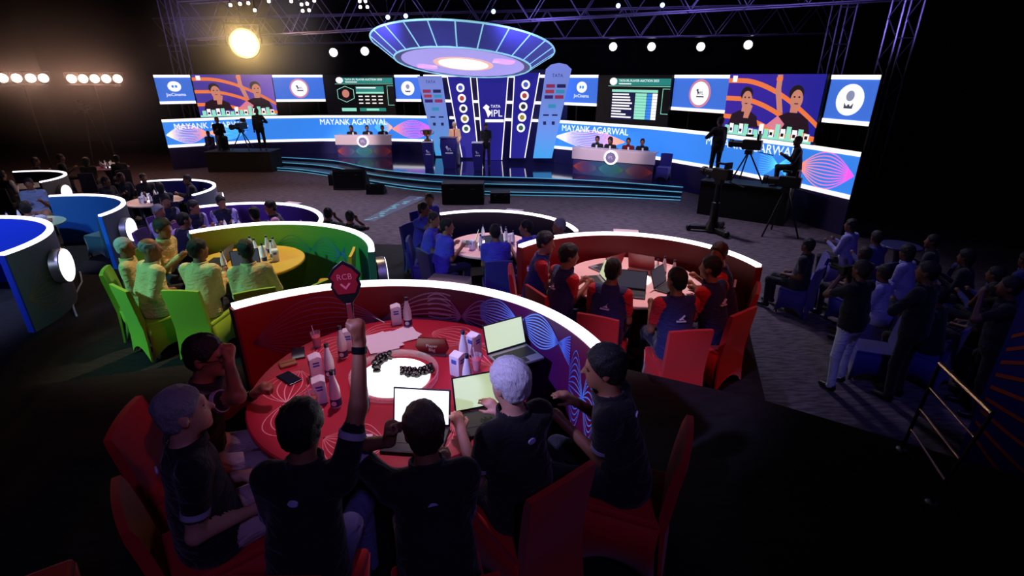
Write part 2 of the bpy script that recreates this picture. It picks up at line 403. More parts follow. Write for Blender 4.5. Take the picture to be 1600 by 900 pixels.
def figure(pose, h, fine=False):
    g = pose.get; stand = g('stand', False); lean = math.radians(g('lean', 8)); side = math.radians(g('side', 0)); fat = g('fat', 1.)
    u = np.array([math.sin(side), math.sin(lean), math.cos(lean)]); u /= np.linalg.norm(u)
    P = np.array([0, 0 if stand else -.06, .95 if stand else .53]); x = np.array([1., 0, 0]); y = np.array([0, 1., 0]); z = np.array([0, 0, 1.])
    pr = []; S1 = SHIRT
    pr.append(Cap(P - u * .02, P + u * .18, .125 * fat, .118 * fat, .03, g('hipmat', S1), (1.28, 1, 1)))
    pr.append(Cap(P + u * .17, P + u * .40, .118 * fat, .118, .05, S1, (1.36, 1, 1)))
    SH = [P + u * .47 + x * .145 * sgn for sgn in (1, -1)]
    pr.append(Cap(SH[0], SH[1], .062, .062, .06, S1)); NB = P + u * .50
    pr.append(Cap(NB - u * .06, NB - u * .03 + y * .01, .088, .072, .03, S1))
    if not stand: pr.append(Cap(P - u * .03, P + u * .10, .138 * fat, .128 * fat, .03, S1, (1.28, 1, 1)))
    hd = g('head', (0, 0, 0)); R = rot(*hd); HC = NB + u * .06 + y * .035 + z * .125 + y * .02 * math.sin(math.radians(hd[1]))
    pr.append(Cap(NB, HC - z * .05 - y * .015, .056, .053, .02, SKIN))
    f = lambda *p: HC + R @ np.array(p)
    pr += [Ell(f(0, -.012, .03), (.076, .096, .092), R, .02, SKIN), Ell(f(0, .03, -.04), (.06, .066, .085), R, .03, SKIN),
           Ell(f(0, .068, -.098), (.026, .022, .02), R, .025, SKIN)]
    neg = []
    if fine:
        pr += [Cap(f(0, .088, .012), f(0, .112, -.026), .008, .013, .012, SKIN), Cap(f(-.032, .082, .026), f(.032, .082, .026), .01, .01, .015, SKIN),
               Cap(f(-.02, .088, -.06), f(.02, .088, -.06), .007, .007, .006, LIP), Cap(f(-.018, .087, -.071), f(.018, .087, -.071), .008, .008, .006, LIP)]
        for sx in (1, -1):
            pr += [Ell(f(.078 * sx, -.008, -.012), (.010, .022, .032), R, .008, SKIN), Ell(f(.032 * sx, .076, .004), (.010, .010, .006), R, .002, EYE)]
    else:
        pr += [Cap(f(0, .088, .01), f(0, .108, -.026), .010, .014, .012, SKIN)]
        for sx in (1, -1): pr.append(Ell(f(.078 * sx, -.008, -.012), (.014, .024, .034), R, .008, SKIN))
    # legs
    if stand:
        for sgn in (1, -1):
            st = g('stride', .0) * sgn; hip = P + x * .09 * sgn - z * .04; kn = np.array([.105 * sgn + g('spread', 0) * sgn * .5, .03 + st * .5, .49]); an = np.array([.11 * sgn + g('spread', 0) * sgn, st, .085])
            pr += [Cap(hip, kn, .088, .062, .04, TROU), Cap(kn, an, .06, .05, .03, TROU), Cap(an - z * .03 - y * .03, an - z * .042 + y * .14, .042, .036, .012, SHOE)]
        pr.append(Cap(P - u * .06, P + u * .02, .125, .125, .04, TROU, (1.25, 1, 1)))
    else:
        for sgn in (1, -1):
            kx = g('knee', .12) * sgn; hip = P + x * .085 * sgn - z * .01; kn = np.array([kx, .38, .52]); an = np.array([kx * 1.05, .36 + g('foot', 0), .10])
            pr += [Cap(hip, kn, .085, .062, .04, TROU), Cap(kn, an, .058, .045, .03, TROU), Cap(an - z * .045 - y * .03, an - z * .055 + y * .14, .04, .034, .012, SHOE)]
        pr.append(Cap(P - z * .03, P + z * .01 + y * .04, .11, .12, .04, TROU, (1.3, 1, 1)))
    # arms
    long = g('long', False)
    for sgn, key, pk, ck in ((1, 'rw', 'rp', 'rc'), (-1, 'lw', 'lp', 'lc')):
        S = P + u * .46 + x * .168 * sgn
        T = np.array(g(key, (.13, .29, .835) if not stand else (.25, .05, .80)), float); T = T * np.array([sgn, 1, 1]) if key not in pose.get('abs', ()) else T
        pole = g(pk, (.25 * sgn, -1., -.40 if not stand else -.6)); ak = g('arm', 1.); E, Wt = ik(S, T, .29 * ak, .26 * ak, pole)
        sm = SLEEVE if g('vest') else S1
        cut = 1. if long else .62
        pr.append(Cap(S, S + (E - S) * cut, .066, .056 if not long else .052, .04, sm))
        if long: pr.append(Cap(E, E + (Wt - E) * .93, .050, .036, .025, sm)); pr.append(Cap(E + (Wt - E) * .8, Wt, .027, .026, .01, SKIN))
        else: pr.append(Cap(S + (E - S) * .4, E, .046, .040, .012, SKIN)); pr.append(Cap(E, Wt, .041, .027, .02, SKIN))
        fd = Wt - E; fd /= np.linalg.norm(fd); hd_ = np.array(g(key + 'd', fd), float)
        pn = np.array(g(key + 'n', (0, .2, -1)), float)
        pr += hand(Wt, hd_, pn, sgn, g(ck, .45), fine)
        pose[key + '_pos'] = Wt; pose[key + '_E'] = E
    def sit(F, X, Y, Z):   # the seat flattens what rests on it
        return np.maximum(F, np.where(Y < .25, .463 - Z, -1.).astype(np.float32) + 0 * F)
    body = sdf_mesh('body', pr, h, neg, None if stand else sit)
    # hair
    style = g('hair', 'short'); hp = []; ln = .0 if style != 'long' else .07; th = {'bald': .002, 'short': .008, 'full': .016, 'long': .016}.get(style, .008)
    hp.append(Ell(f(0, -.014, .034), (.076 + th, .096 + th, .090 + th), R, .01, 0))
    if style == 'long': hp.append(Ell(f(0, -.06, -.06), (.075, .05, .11), R, .03, 0))
    if style != 'bald': hp.append(Ell(f(0, -.052, -.025), (.066 + th * .6, .05 + th * .6, .066), R, .02, 0))
    def post(F, X, Y, Z):
        p = [R[0, i] * (X - HC[0]) + R[1, i] * (Y - HC[1]) + R[2, i] * (Z - HC[2]) for i in range(3)]
        n = .0036 * np.sin(p[0] * 310 + np.sin(p[1] * 130 + p[2] * 50) * 2.2) * np.sin(p[1] * 170 + np.sin(p[0] * 90) * 2) + .0024 * np.sin(p[0] * 95 + p[1] * 61 + np.sin(p[2] * 70) * 1.7)
        cut = (np.where(p[1] > .03, p[1] * 1.5 - .055, p[1] * 1.25 - .046) - ln * (p[1] < .02) - p[2]) * .6
        F = np.maximum(F + n, cut)
        if style == 'bald': F = np.maximum(F, np.sqrt((p[0] / 1.0) ** 2 + (p[1] + .0) ** 2 + (p[2] - .135) ** 2) * -1 + .085)
        return F
    hair = sdf_mesh('hair', hp, h * .8 if fine else h * .75, (), post)
    return dict(body=body, hair=hair, HC=HC, R=R, NB=NB, u=u, P=P, pose=pose)
LIB = {}
def fig(key):
    if key not in LIB:
        pose, h, fine = POSES[key]; LIB[key] = figure(dict(pose), h, fine)
    return LIB[key]
SKINS = {'a': mat('skin_tan', (176, 120, 92), .5, noise=.1, scale=60), 'b': mat('skin_brown', (140, 90, 66), .5, noise=.1, scale=60),
         'c': mat('skin_fair', (196, 142, 120), .5, noise=.08, scale=60), 'd': mat('skin_dark', (104, 66, 48), .5, noise=.1, scale=60)}
HAIRS = {'k': hair_mat('hair_black', (24, 20, 20)), 'n': hair_mat('hair_brown', (62, 40, 30)), 'g': hair_mat('hair_grey', (150, 146, 150)), 'w': hair_mat('hair_white', (222, 216, 222))}
M_EYE = mat('eye_dark', (40, 30, 28), .2); M_LIP = mat('lip', (150, 80, 72), .5); M_SHOE = mat('shoe_black', (24, 22, 24), .4)
def cloth(name, rgb): return cloth_mat('cloth_' + name, rgb)
def person(label, key, loc, rz, shirt, trou, skin='b', hair='k', sleeve=None, group=None, scale=1.):
    L = fig(key); root = thing('person', label, 'person', loc, rz, group); root.scale = (scale,) * 3
    b = link('body', L['body'], root); ms = [SKINS[skin], shirt, trou, M_SHOE, M_EYE, sleeve or shirt, M_LIP if POSES[key][2] else SKINS[skin]]
    if not L['body'].materials:
        for m in ms: L['body'].materials.append(m)
    for i, m in enumerate(ms): b.material_slots[i].link = 'OBJECT'; b.material_slots[i].material = m
    hr = link('hair', L['hair'], root)
    if not L['hair'].materials: L['hair'].materials.append(HAIRS[hair])
    hr.material_slots[0].link = 'OBJECT'; hr.material_slots[0].material = HAIRS[hair]
    if 'collar' not in L:
        mb = MB(); e = Vector(L['u']).to_track_quat('Z', 'Y').to_matrix().to_4x4(); mb.M = Matrix.Translation(Vector(L['NB'] + L['u'] * .030) + Vector((0, .012, 0))) @ e; vs = []; fs = []; n_ = 20
        for k in range(n_):
            t = 2 * PI * k / n_; dz = -.012 * math.sin(t)
            for rr, zz in ((.086, -.03), (.081, .018), (.071, .022), (.066, -.02)): vs.append((rr * math.cos(t), rr * 1.04 * math.sin(t), zz + dz))
        for k in range(n_):
            for q_ in range(4): fs.append((4 * k + q_, 4 * ((k + 1) % n_) + q_, 4 * ((k + 1) % n_) + (q_ + 1) % 4, 4 * k + (q_ + 1) % 4))
        L['collar'] = mb.add(vs, fs).mesh('collar', shirt, True)
    co = link('collar', L['collar'], root); co.material_slots[0].link = 'OBJECT'; co.material_slots[0].material = shirt
    return root
def keep_in(loc, C, R, d0, d1, cap=9.):
    """keeps a seat clear of the curved wall behind it"""
    d = Vector((loc.x - C[0], loc.y - C[1])); a = math.degrees(math.atan2(d.y, d.x)); lim = R - .38
    if d1 - 8 < a < d0 + 8 and d.length > lim:
        n = d.normalized() * max(lim, d.length - cap); loc.x, loc.y = C[0] + n.x, C[1] + n.y
    return loc
def seats(rows, z, table, rt, wall=None, offs=None, scales=None, fixed=(), gap=.55, endr=.42, yaws=None):
    """seats of a group: as surveyed, then eased apart so that nobody shares room with a neighbour, the table or the wall"""
    n = len(rows); offs = offs or [0] * n; scales = scales or [1.] * n; P = []; H = []
    for i, (x, y, key) in enumerate(rows):
        l, rz = seat_at(x, y, z, key, table or (0, 0), offs[i], scales[i], None if yaws is None else yaws[i]); P.append(Vector((l.x, l.y)))
    O = [p.copy() for p in P]
    for it in range(400):
        for i in range(n):
            for j in range(i + 1, n):
                d = P[i] - P[j]; L = d.length or 1e-3
                if L < gap: d *= (gap - L) / L * .5; P[i] = P[i] + d; P[j] = P[j] - d
        for i in range(n):
            for fx, fy, fr in fixed:
                d = P[i] - Vector((fx, fy)); L = d.length or 1e-3
                if L < fr: P[i] = P[i] + d * ((fr - L) / L)
            if table:
                d = P[i] - Vector(table); L = d.length or 1e-3
                if L < rt + .21: P[i] = P[i] + d * ((rt + .21 - L) / L)
            if wall:
                C, R, d0, d1 = wall; d = P[i] - Vector(C); a = math.degrees(math.atan2(d.y, d.x))
                if d1 + 3 < a < d0 - 3 and R - .45 < d.length < R + .6: P[i] = Vector(C) + d * ((R - .45) / d.length)
                for dd in (d0, d1):
                    e = Vector(C) + Vector((math.cos(math.radians(dd)), math.sin(math.radians(dd)))) * R; q = P[i] - e
                    if q.length < endr: P[i] = P[i] + q * ((endr - q.length) / (q.length or 1e-3)) * .6
            if it < 250: P[i] = P[i] + (O[i] - P[i]) * .03
    out = []
    for i in range(n):
        rz = yaws[i] if yaws is not None else face_rz((table[0] - P[i].x, table[1] - P[i].y)) + math.radians(offs[i]); out.append((Vector((P[i].x, P[i].y, z)), rz))
    return out
def seat_at(px, py, z, key, aim, off=0., scale=1., yaw=None):
    """root of a person whose head stands at a surveyed point, facing aim"""
    L = fig(key); hc = L['HC'] * scale; p = ground(px, py, z + hc[2])
    rz = yaw if yaw is not None else face_rz((aim[0] - p.x, aim[1] - p.y)) + math.radians(off)
    d = Matrix.Rotation(rz, 3, 'Z') @ Vector((hc[0], hc[1], 0))
    return Vector((p.x - d.x, p.y - d.y, z)), rz
POSES = {  # pose, voxel size, fine face and fingers
 'n1': (dict(lean=16, head=(-12, 4, 0), rw=(.03, .24, 1.15), rp=(.8, .1, -.35), rc=1.1, rwd=(-.3, .15, .95), rwn=(-.2, -1, .1), lw=(0.14, 0.29, .835), lc=.9, hair='short'), .0085, True),
 'n2': (dict(lean=0, head=(-6, -4, 0), rw=(0.16, .13, .665), lw=(0.12, .13, .665), fat=1.12, hair='short'), .0085, True),
 'n3': (dict(lean=18, head=(-8, 10, 0), arm=1.1, rw=(.24, .36, 1.56), rp=(1, .2, -.2), rc=1.3, rwn=(-1, .25, 0), rwd=(0, .1, 1), lw=(0.12, 0.29, .835), hair='full'), .0085, True),
 'n4': (dict(lean=26, head=(6, 12, 0), rw=(0.1, 0.29, .835), lw=(.15, .22, 1.13), lp=(-.6, .4, -.5), lc=1.0, lwd=(.2, .0, .95), lwn=(.6, -.8, 0), hair='full'), .0085, True),
 'n5': (dict(lean=8, head=(10, 6, 0), rw=(0.12, 0.29, .835), lw=(0.14, 0.29, .835), fat=1.06, hair='full'), .0085, True),
 'n6': (dict(lean=14, head=(14, 6, 0), rw=(0.16, 0.29, .835), lw=(0.06, 0.29, .835), lc=.8, hair='full'), .0085, True),
 's1': (dict(lean=12, head=(0, 6, 0)), .013, False),
 's2': (dict(lean=14, head=(-35, 4, 0), rw=(0.1, 0.29, .835)), .013, False),
 's3': (dict(lean=12, head=(35, 2, 0), lw=(0.12, 0.29, .835)), .013, False),
 's4': (dict(lean=-4, head=(-15, -2, 0), rw=(0.12, .13, .665), lw=(0.1, .13, .665), fat=1.1), .013, False),
 's5': (dict(lean=10, head=(15, 0, 0), rw=(.03, .22, 1.10), rp=(.5, .5, -.5), rc=.9, rwd=(-.3, .1, .9), rwn=(0, -1, 0)), .013, False),
 'y1': (dict(lean=-6, head=(-18, -4, 0), long=True, rw=(0.1, .13, .665), lw=(0.1, .13, .665), fat=1.1, hair='short'), .011, False),
 'y2': (dict(lean=8, head=(-30, 2, 0), long=True, rw=(0.08, .13, .665), lw=(0.1, .13, .665), fat=1.08, hair='bald'), .011, False),
 'y3': (dict(lean=16, head=(-10, 10, 0), long=True, rw=(0.06, 0.29, .835), lw=(0.06, 0.29, .835), hair='full'), .011, False),
 'y4': (dict(lean=12, head=(-25, 4, 0), long=True, rw=(0.1, 0.29, .835), lw=(0.12, 0.29, .835), fat=1.05, hair='short'), .011, False),
 'y5': (dict(lean=14, head=(10, 8, 0), long=True, rw=(0.18, 0.29, .835), lw=(0.12, 0.29, .835), hair='short'), .011, False),
 'v1': (dict(lean=10, head=(-20, 4, 0), long=True, vest=True), .014, False),
 'v2': (dict(lean=14, head=(20, 8, 0), long=True, vest=True, rw=(0.08, 0.29, .835)), .014, False),
 'd1': (dict(lean=6, head=(10, 0, 0), long=True), .014, False),
 'd2': (dict(lean=10, head=(-12, 4, 0), long=True, hair='long', rw=(0.08, 0.29, .835)), .014, False),
 'st1': (dict(stand=True, lean=3, head=(0, 8, 0), long=True, hipmat=SHIRT, rw=(.22, .30, 1.04), lw=(.20, .32, 1.04)), .014, False),
 'st2': (dict(stand=True, lean=2, head=(10, 6, 0), long=True, hipmat=SHIRT, rw=(.14, .28, 1.08), lw=(.12, .30, 1.08)), .014, False),
 'st3': (dict(stand=True, lean=4, head=(0, 0, 0), hipmat=SHIRT, fat=1.12, spread=.05, stride=.06, rw=(.06, .26, 1.50), rp=(.6, .3, -.9), rc=.9, lw=(.06, .27, 1.46), lp=(-.6, .3, -.9), lc=.9), .012, False),
 'st4': (dict(stand=True, lean=2, head=(15, 2, 0), long=True, hipmat=SHIRT, fat=1.08, rw=(.24, .1, .82), lw=(.08, .26, 1.22), lp=(-.8, 0, -.6)), .014, False),
}
# ------------------------------------------------------------------ hall shell
M_BLK = mat('black_drape', (16, 14, 17), .95, noise=.3, scale=6); M_CEIL = mat('black_ceiling', (20, 17, 22), .95, noise=.2, scale=3)
M_CARP = carpet_mat('grey_carpet', (64, 54, 62), (104, 90, 100)); M_RISER = carpet_mat('black_carpet', (15, 13, 16), (26, 23, 28))
struct(MB().box((-6, 13, -.1), (44, 40, .2)).build('floor', M_CARP))
struct(MB().box((-6, 13, 9.6), (44, 40, .2)).build('ceiling', M_CEIL))
struct(MB().box((-6, 32.9, 4.7), (44, .2, 9.6)).build('wall_back', M_BLK))
struct(MB().box((-27.9, 13, 4.7), (.2, 40, 9.6)).build('wall_left', M_BLK))
struct(MB().box((15.9, 13, 4.7), (.2, 40, 9.6)).build('wall_right', M_BLK))
struct(MB().box((-6, -6.9, 4.7), (44, .2, 9.6)).build('wall_front', M_BLK))
TB = [(-16, 13), (-13, 12.7), (-9, 11.7), (-5, 10.8), (-2.1, 10.6), (.3, 10.0), (1.8, 8.8), (2.3, 7.4), (2.3, -1.2), (-16, -1.2)]
TC = [(-16, 8.3), (-11, 8.1), (-7, 7.8), (-3.2, 7.55), (-1.7, 7.0), (-1.3, 6.35), (.1, 6.35), (.4, 7.0), (1.4, 7.1), (3.27, 6.6), (2.53, 4.29), (2.53, -1.2), (-16, -1.2)]
TD = [(-6.4, 3.3), (-3.2, 4.3), (-1.2, 4.32), (.9, 4.32), (2.18, 3.72), (3.0, 3.18), (4.6, 2.1), (4.6, -1.2), (-6.4, -1.2)]
for k, (pl, z0, z1) in enumerate(((TB, 0, .4), (TC, .4, .8), (TD, .8, 1.2))):
    o = MB().prism(pl, z0, z1).build('seating_tier', M_RISER)
    tag(o, ['lowest black carpeted seating tier beside the grey floor', 'middle black carpeted seating tier of the curved booths', 'topmost black carpeted seating tier below the near red table'][k], 'platform', kind='structure')

# ------------------------------------------------------------------ stage
M_DECK = mat('gloss_stage_floor', (26, 24, 62), .08, noise=.2, scale=2, spec=.9); M_STEP = mat('stage_step_navy', (14, 22, 44), .35, noise=.2, scale=20)
M_CYAN = glow('cyan_led', (84, 170, 205), .62); M_WHITE = glow('white_led', (255, 250, 250), 1.5); M_BAR = glow('screen_white_bar', (255, 248, 244), 1.15)
ZS = .36
def resample(px, z, n=33):
    P = [ground(x, y, z) for x, y in px]; d = [0]
    for a, b in zip(P, P[1:]): d.append(d[-1] + (b - a).length)
    out = []
    for k in range(n):
        s = d[-1] * k / (n - 1); i = max(j for j in range(len(d) - 1) if d[j] <= s + 1e-9); f = (s - d[i]) / (d[i + 1] - d[i]); out.append(P[i].lerp(P[i + 1], f))
    for _ in range(3): out = [out[0]] + [(a + b * 2 + c) / 4 for a, b, c in zip(out, out[1:], out[2:])] + [out[-1]]
    return out
L0 = resample([(436, 245), (528, 250), (570, 261), (620, 268), (720, 275), (770, 275.6), (860, 278), (965, 283.5), (1067, 291.7)], ZS)
L2 = resample([(416, 265), (470, 268), (520, 276), (574, 286), (660, 299), (755, 304), (860, 306), (965, 308), (1063, 313)], 0)
L1 = [(a.xy + b.xy) / 2 for a, b in zip(L0, L2)]
SCR = [ground(x, y, .93).xy for x, y in [(263, 231), (330, 227), (400, 222.5), (528, 220), (615, 220.4), (666, 221), (866, 231.8), (1029.5, 249.8), (1100, 262), (1154.7, 271.9), (1300, 305.5), (1327, 311.5)]]
back = [(5.95, 18.6), (5.2, 19.2), (1.8, 22.3), (-4.0, 24.75), (-8.2, 25.0), (-11.0, 24.6)]
stage = thing('stage', 'curved glossy blue stage with three cyan lit steps', 'stage', (-3, 20, 0)); stage['kind'] = 'structure'
iv = Vector((-3, 20))
def slab(front, z0, z1, name, m):
    pl = [(p[0] + 3, p[1] - 20) for p in front] + [(x + 3, y - 20) for x, y in back]
    return MB().prism(pl, z0, z1).build(name, m, stage)
slab(L2, 0, .12, 'step', M_STEP); slab(L1, .12, .24, 'step', M_STEP); slab(L0, .24, ZS, 'deck', M_DECK)
def strip_along(pts, z, r, name, m, par, off=Vector((-3, 20, 0))):
    return MB().tube([Vector((p[0], p[1], z)) - off for p in pts], r, 6).build(name, m, par)
for ln, z in ((L0, ZS), (L1, .24), (L2, .12), (L2, .02)): strip_along([(p[0], p[1] - .02) for p in ln], z - .012, .016, 'led_strip', M_CYAN, stage)

# ------------------------------------------------------------------ LED screens
def plan(px):
    t = (px - 800) / 866.0
    for a, b in zip(SCR, SCR[1:]):
        d = b - a; den = d.x - t * d.y
        if abs(den) < 1e-9: continue
        f = (t * a.y - a.x) / den
        if -.02 <= f <= 1.02: return a + d * f
    a, b = (SCR[0], SCR[1]) if t < 0 else (SCR[-1], SCR[-2]); d = b - a; f = (t * a.y - a.x) / (d.x - t * d.y); return a + d * f
M_CAB = mat('screen_cabinet', (12, 12, 14), .6); M_BLUE = glow('screen_blue', (64, 118, 226), .85); M_BAND = glow('banner_blue', (56, 136, 240), .9)
M_SW = glow('screen_white', (252, 252, 250), 1.0); M_SBLK = glow('screen_black', (10, 12, 16), .5); M_WAVE = attr_mat('screen_lines', 1.1)
M_MINT = glow('screen_mint', (150, 235, 205), .9); M_TEAL = glow('screen_teal', (40, 140, 130), .8); M_NAVY = glow('screen_navy', (22, 26, 74), .8)
M_ORNG = glow('screen_orange', (240, 120, 60), .95); M_SKINS = glow('screen_skin', (214, 140, 118), .8); M_HAIRS = glow('screen_hair', (34, 20, 26), .6); M_SHIRTS = glow('screen_maroon', (40, 14, 34), .6)
M_PINK = glow('screen_pink', (226, 130, 150), .9); M_GREY = glow('screen_grey', (150, 156, 190), .8); M_DGRY = glow('screen_dark_grey', (70, 74, 96), .8)
def ell(cx, cz, rx, rz, n=28, a0=0): return [(cx + rx * math.cos(2 * PI * k / n + a0), cz + rz * math.sin(2 * PI * k / n + a0)) for k in range(n)]
class Panel:
    """one flat LED screen; y < 0 faces the hall"""
    def __init__(s, pa, pb, z0, z1, label, fwd=0., face=None, name='led_screen', cat='screen'):
        a, b = plan(pa), plan(pb); d = (b - a); s.w = d.length; n = Vector((d.y, -d.x)).normalized(); m = (a + b) / 2 + n * fwd
        s.z0, s.z1, s.h = 0, z1 - z0, z1 - z0
        s.o = thing(name, label, cat, (m.x, m.y, z0), math.atan2(d.y, d.x)); s.y = -.03
        MB().box((0, .05, s.h / 2), (s.w - .01, .10, s.h)).build('cabinet', M_CAB, s.o)
        if z0 > 2.5:
            for sx in (-.3, .3): MB().box((sx * s.w, .40, (s.h - z0) / 2 - .1), (.05, .05, s.h + z0 - .2)).build('support_post', M_CAB, s.o)
        if face: MB().box((0, -.01, s.h / 2), (s.w - .02, .02, s.h - .02)).build('display', face, s.o)
    def plate(s, poly, m, name, lift=0, par=None): return MB().plate(poly, -.021 - lift - .002, -.018).build(name, m, par or s.o)
    def rect(s, x0, x1, z0, z1, m, name, lift=0): return s.plate([(x0, z0), (x1, z0), (x1, z1), (x0, z1)], m, name, lift)
    def bars(s):
        for z in (.05, s.h - .05): MB().box((0, -.025, z), (s.w - .01, .03, .10)).build('light_bar', M_BAR, s.o)
    def txt(s, body, x, z, size, m, lift=.004, align='CENTER', sq=1.): return text('lettering', body, size, m, s.o, Matrix.Translation((x, -.024 - lift, z)), .001, align, sq)
def ipl_mark(P, x, z, k, m, lift=.006):
    """batsman flourish, letters and a bar under them"""
    P.txt('IPL', x + .16 * k, z - .02 * k, .34 * k, m, lift)
    P.plate([(x - .34 * k, z + .18 * k), (x - .22 * k, z + .30 * k), (x - .10 * k, z + .22 * k), (x - .14 * k, z + .12 * k), (x - .02 * k, z + .02 * k), (x - .16 * k, z - .16 * k), (x - .20 * k, z - .02 * k), (x - .26 * k, z + .12 * k)], m, 'batsman_mark', lift)
    P.rect(x - .26 * k, x + .42 * k, z - .32 * k, z - .22 * k, m, 'name_bar', lift)
def jio(P):
    z = P.h * .56; P.plate(ell(0, z + .05, .24, .20), M_SW, 'round_mark'); P.rect(-.10, -.02, z, z + .1, M_BAND, 'eye_mark', .006); P.rect(.02, .10, z, z + .1, M_BAND, 'eye_mark', .006)
    P.txt('JioCinema', 0, z - .27, .17, M_SW)
def round_logo(P, r, ring, inner):
    z = P.h * .5
    if ring: P.plate(ell(0, z, r * 1.2, r * 1.2), ring, 'logo_ring'); P.plate(ell(0, z, r * 1.05, r * 1.05), M_GREY, 'logo_ring', .003)
    P.plate(ell(0, z, r, r), M_SW, 'logo_disc', .005)
    if inner == 'ipl': ipl_mark(P, 0, z + .02, r * 1.2, M_DGRY, .009)
    else:
        P.plate([(-.11, z - r * .55), (.11, z - r * .55), (.12, z - r * .2), (.05, z - r * .42), (0, z - r * .25), (-.05, z - r * .42), (-.12, z - r * .2)], M_DGRY, 'crest_mark', .009)
        P.plate(ell(0, z + r * .25, r * .3, r * .34, 16), M_GREY, 'crest_mark', .008)
def video(P):
    """two men at an auction table, one with a raised arm"""
    w, h = P.w, P.h; X = lambda t: (t - .5) * w; Z = lambda t: t * h
    for k, (a, b) in enumerate(((.95, .18), (.66, .22), (.36, .24))):
        n = 18; top = []; bot = []
        for i in range(n + 1):
            t = i / n; zz = a - .02 - max(0, t - .18) ** 1.7 * (.85 - .05 * k); top.append((X(t), Z(max(.12, zz)))); bot.append((X(t), Z(max(.05, zz - .075))))
        P.plate(top + bot[::-1], M_ORNG, 'orange_band', .001 + .001 * k)
    for cx, sh, hd in ((.24, .40, .60), (.76, .42, .64)):
        P.plate([(X(cx - .17), Z(.16)), (X(cx - .14), Z(sh - .05)), (X(cx - .05), Z(sh + .02)), (X(cx + .06), Z(sh + .02)), (X(cx + .15), Z(sh - .06)), (X(cx + .19), Z(.16))], M_SHIRTS, 'shirt_shape', .006)
        P.plate([(X(cx - .03), Z(hd - .2)), (X(cx + .04), Z(hd - .2)), (X(cx + .04), Z(hd)), (X(cx - .03), Z(hd))], M_SKINS, 'neck_shape', .007)
        P.plate(ell(X(cx + .0), Z(hd + .085), .068 * w, .115 * h, 18), M_HAIRS, 'hair_shape', .008)
        P.plate(ell(X(cx + .012), Z(hd - .01), .058 * w, .145 * h, 18), M_SKINS, 'face_shape', .010)
        for ex in (-.01, .035): P.plate(ell(X(cx + ex), Z(hd + .03), .010 * w, .014 * h, 8), M_HAIRS, 'eye_shape', .012)
        P.rect(X(cx - .0), X(cx + .035), Z(hd - .075), Z(hd - .06), M_HAIRS, 'mouth_shape', .012)
    P.plate([(X(.245), Z(.30)), (X(.30), Z(.30)), (X(.33), Z(.5)), (X(.27), Z(.54)), (X(.25), Z(.45))], M_SKINS, 'hand_shape', .013)
    P.plate([(X(.60), Z(.46)), (X(.66), Z(.42)), (X(.60), Z(.78)), (X(.595), Z(.985)), (X(.545), Z(.985)), (X(.55), Z(.75))], M_SKINS, 'arm_shape', .009)
    P.rect(X(.54), X(.60), Z(.90), Z(.95), M_ORNG, 'wristband_shape', .012)
    P.plate([(X(.50), Z(.2)), (X(.62), Z(.38)), (X(.70), Z(.26)), (X(.66), Z(.14))], M_PINK, 'sleeve_shape', .011)
    P.rect(X(.01), X(.98), Z(.01), Z(.05), M_MINT, 'table_edge_shape', .012)
    rnd = random.Random(3)
    for k in range(16):
        x = .04 + .058 * k; P.rect(X(x), X(x + .045), Z(.04), Z(.13 + rnd.random() * .12), (M_MINT, M_SW)[k % 2], 'table_item_shape', .013)
        if k % 2: P.rect(X(x + .008), X(x + .036), Z(.07), Z(.12), M_SHIRTS, 'table_item_shape', .015)
    P.rect(X(.05), X(.10), Z(.87), Z(.97), M_SW, 'corner_mark', .012)
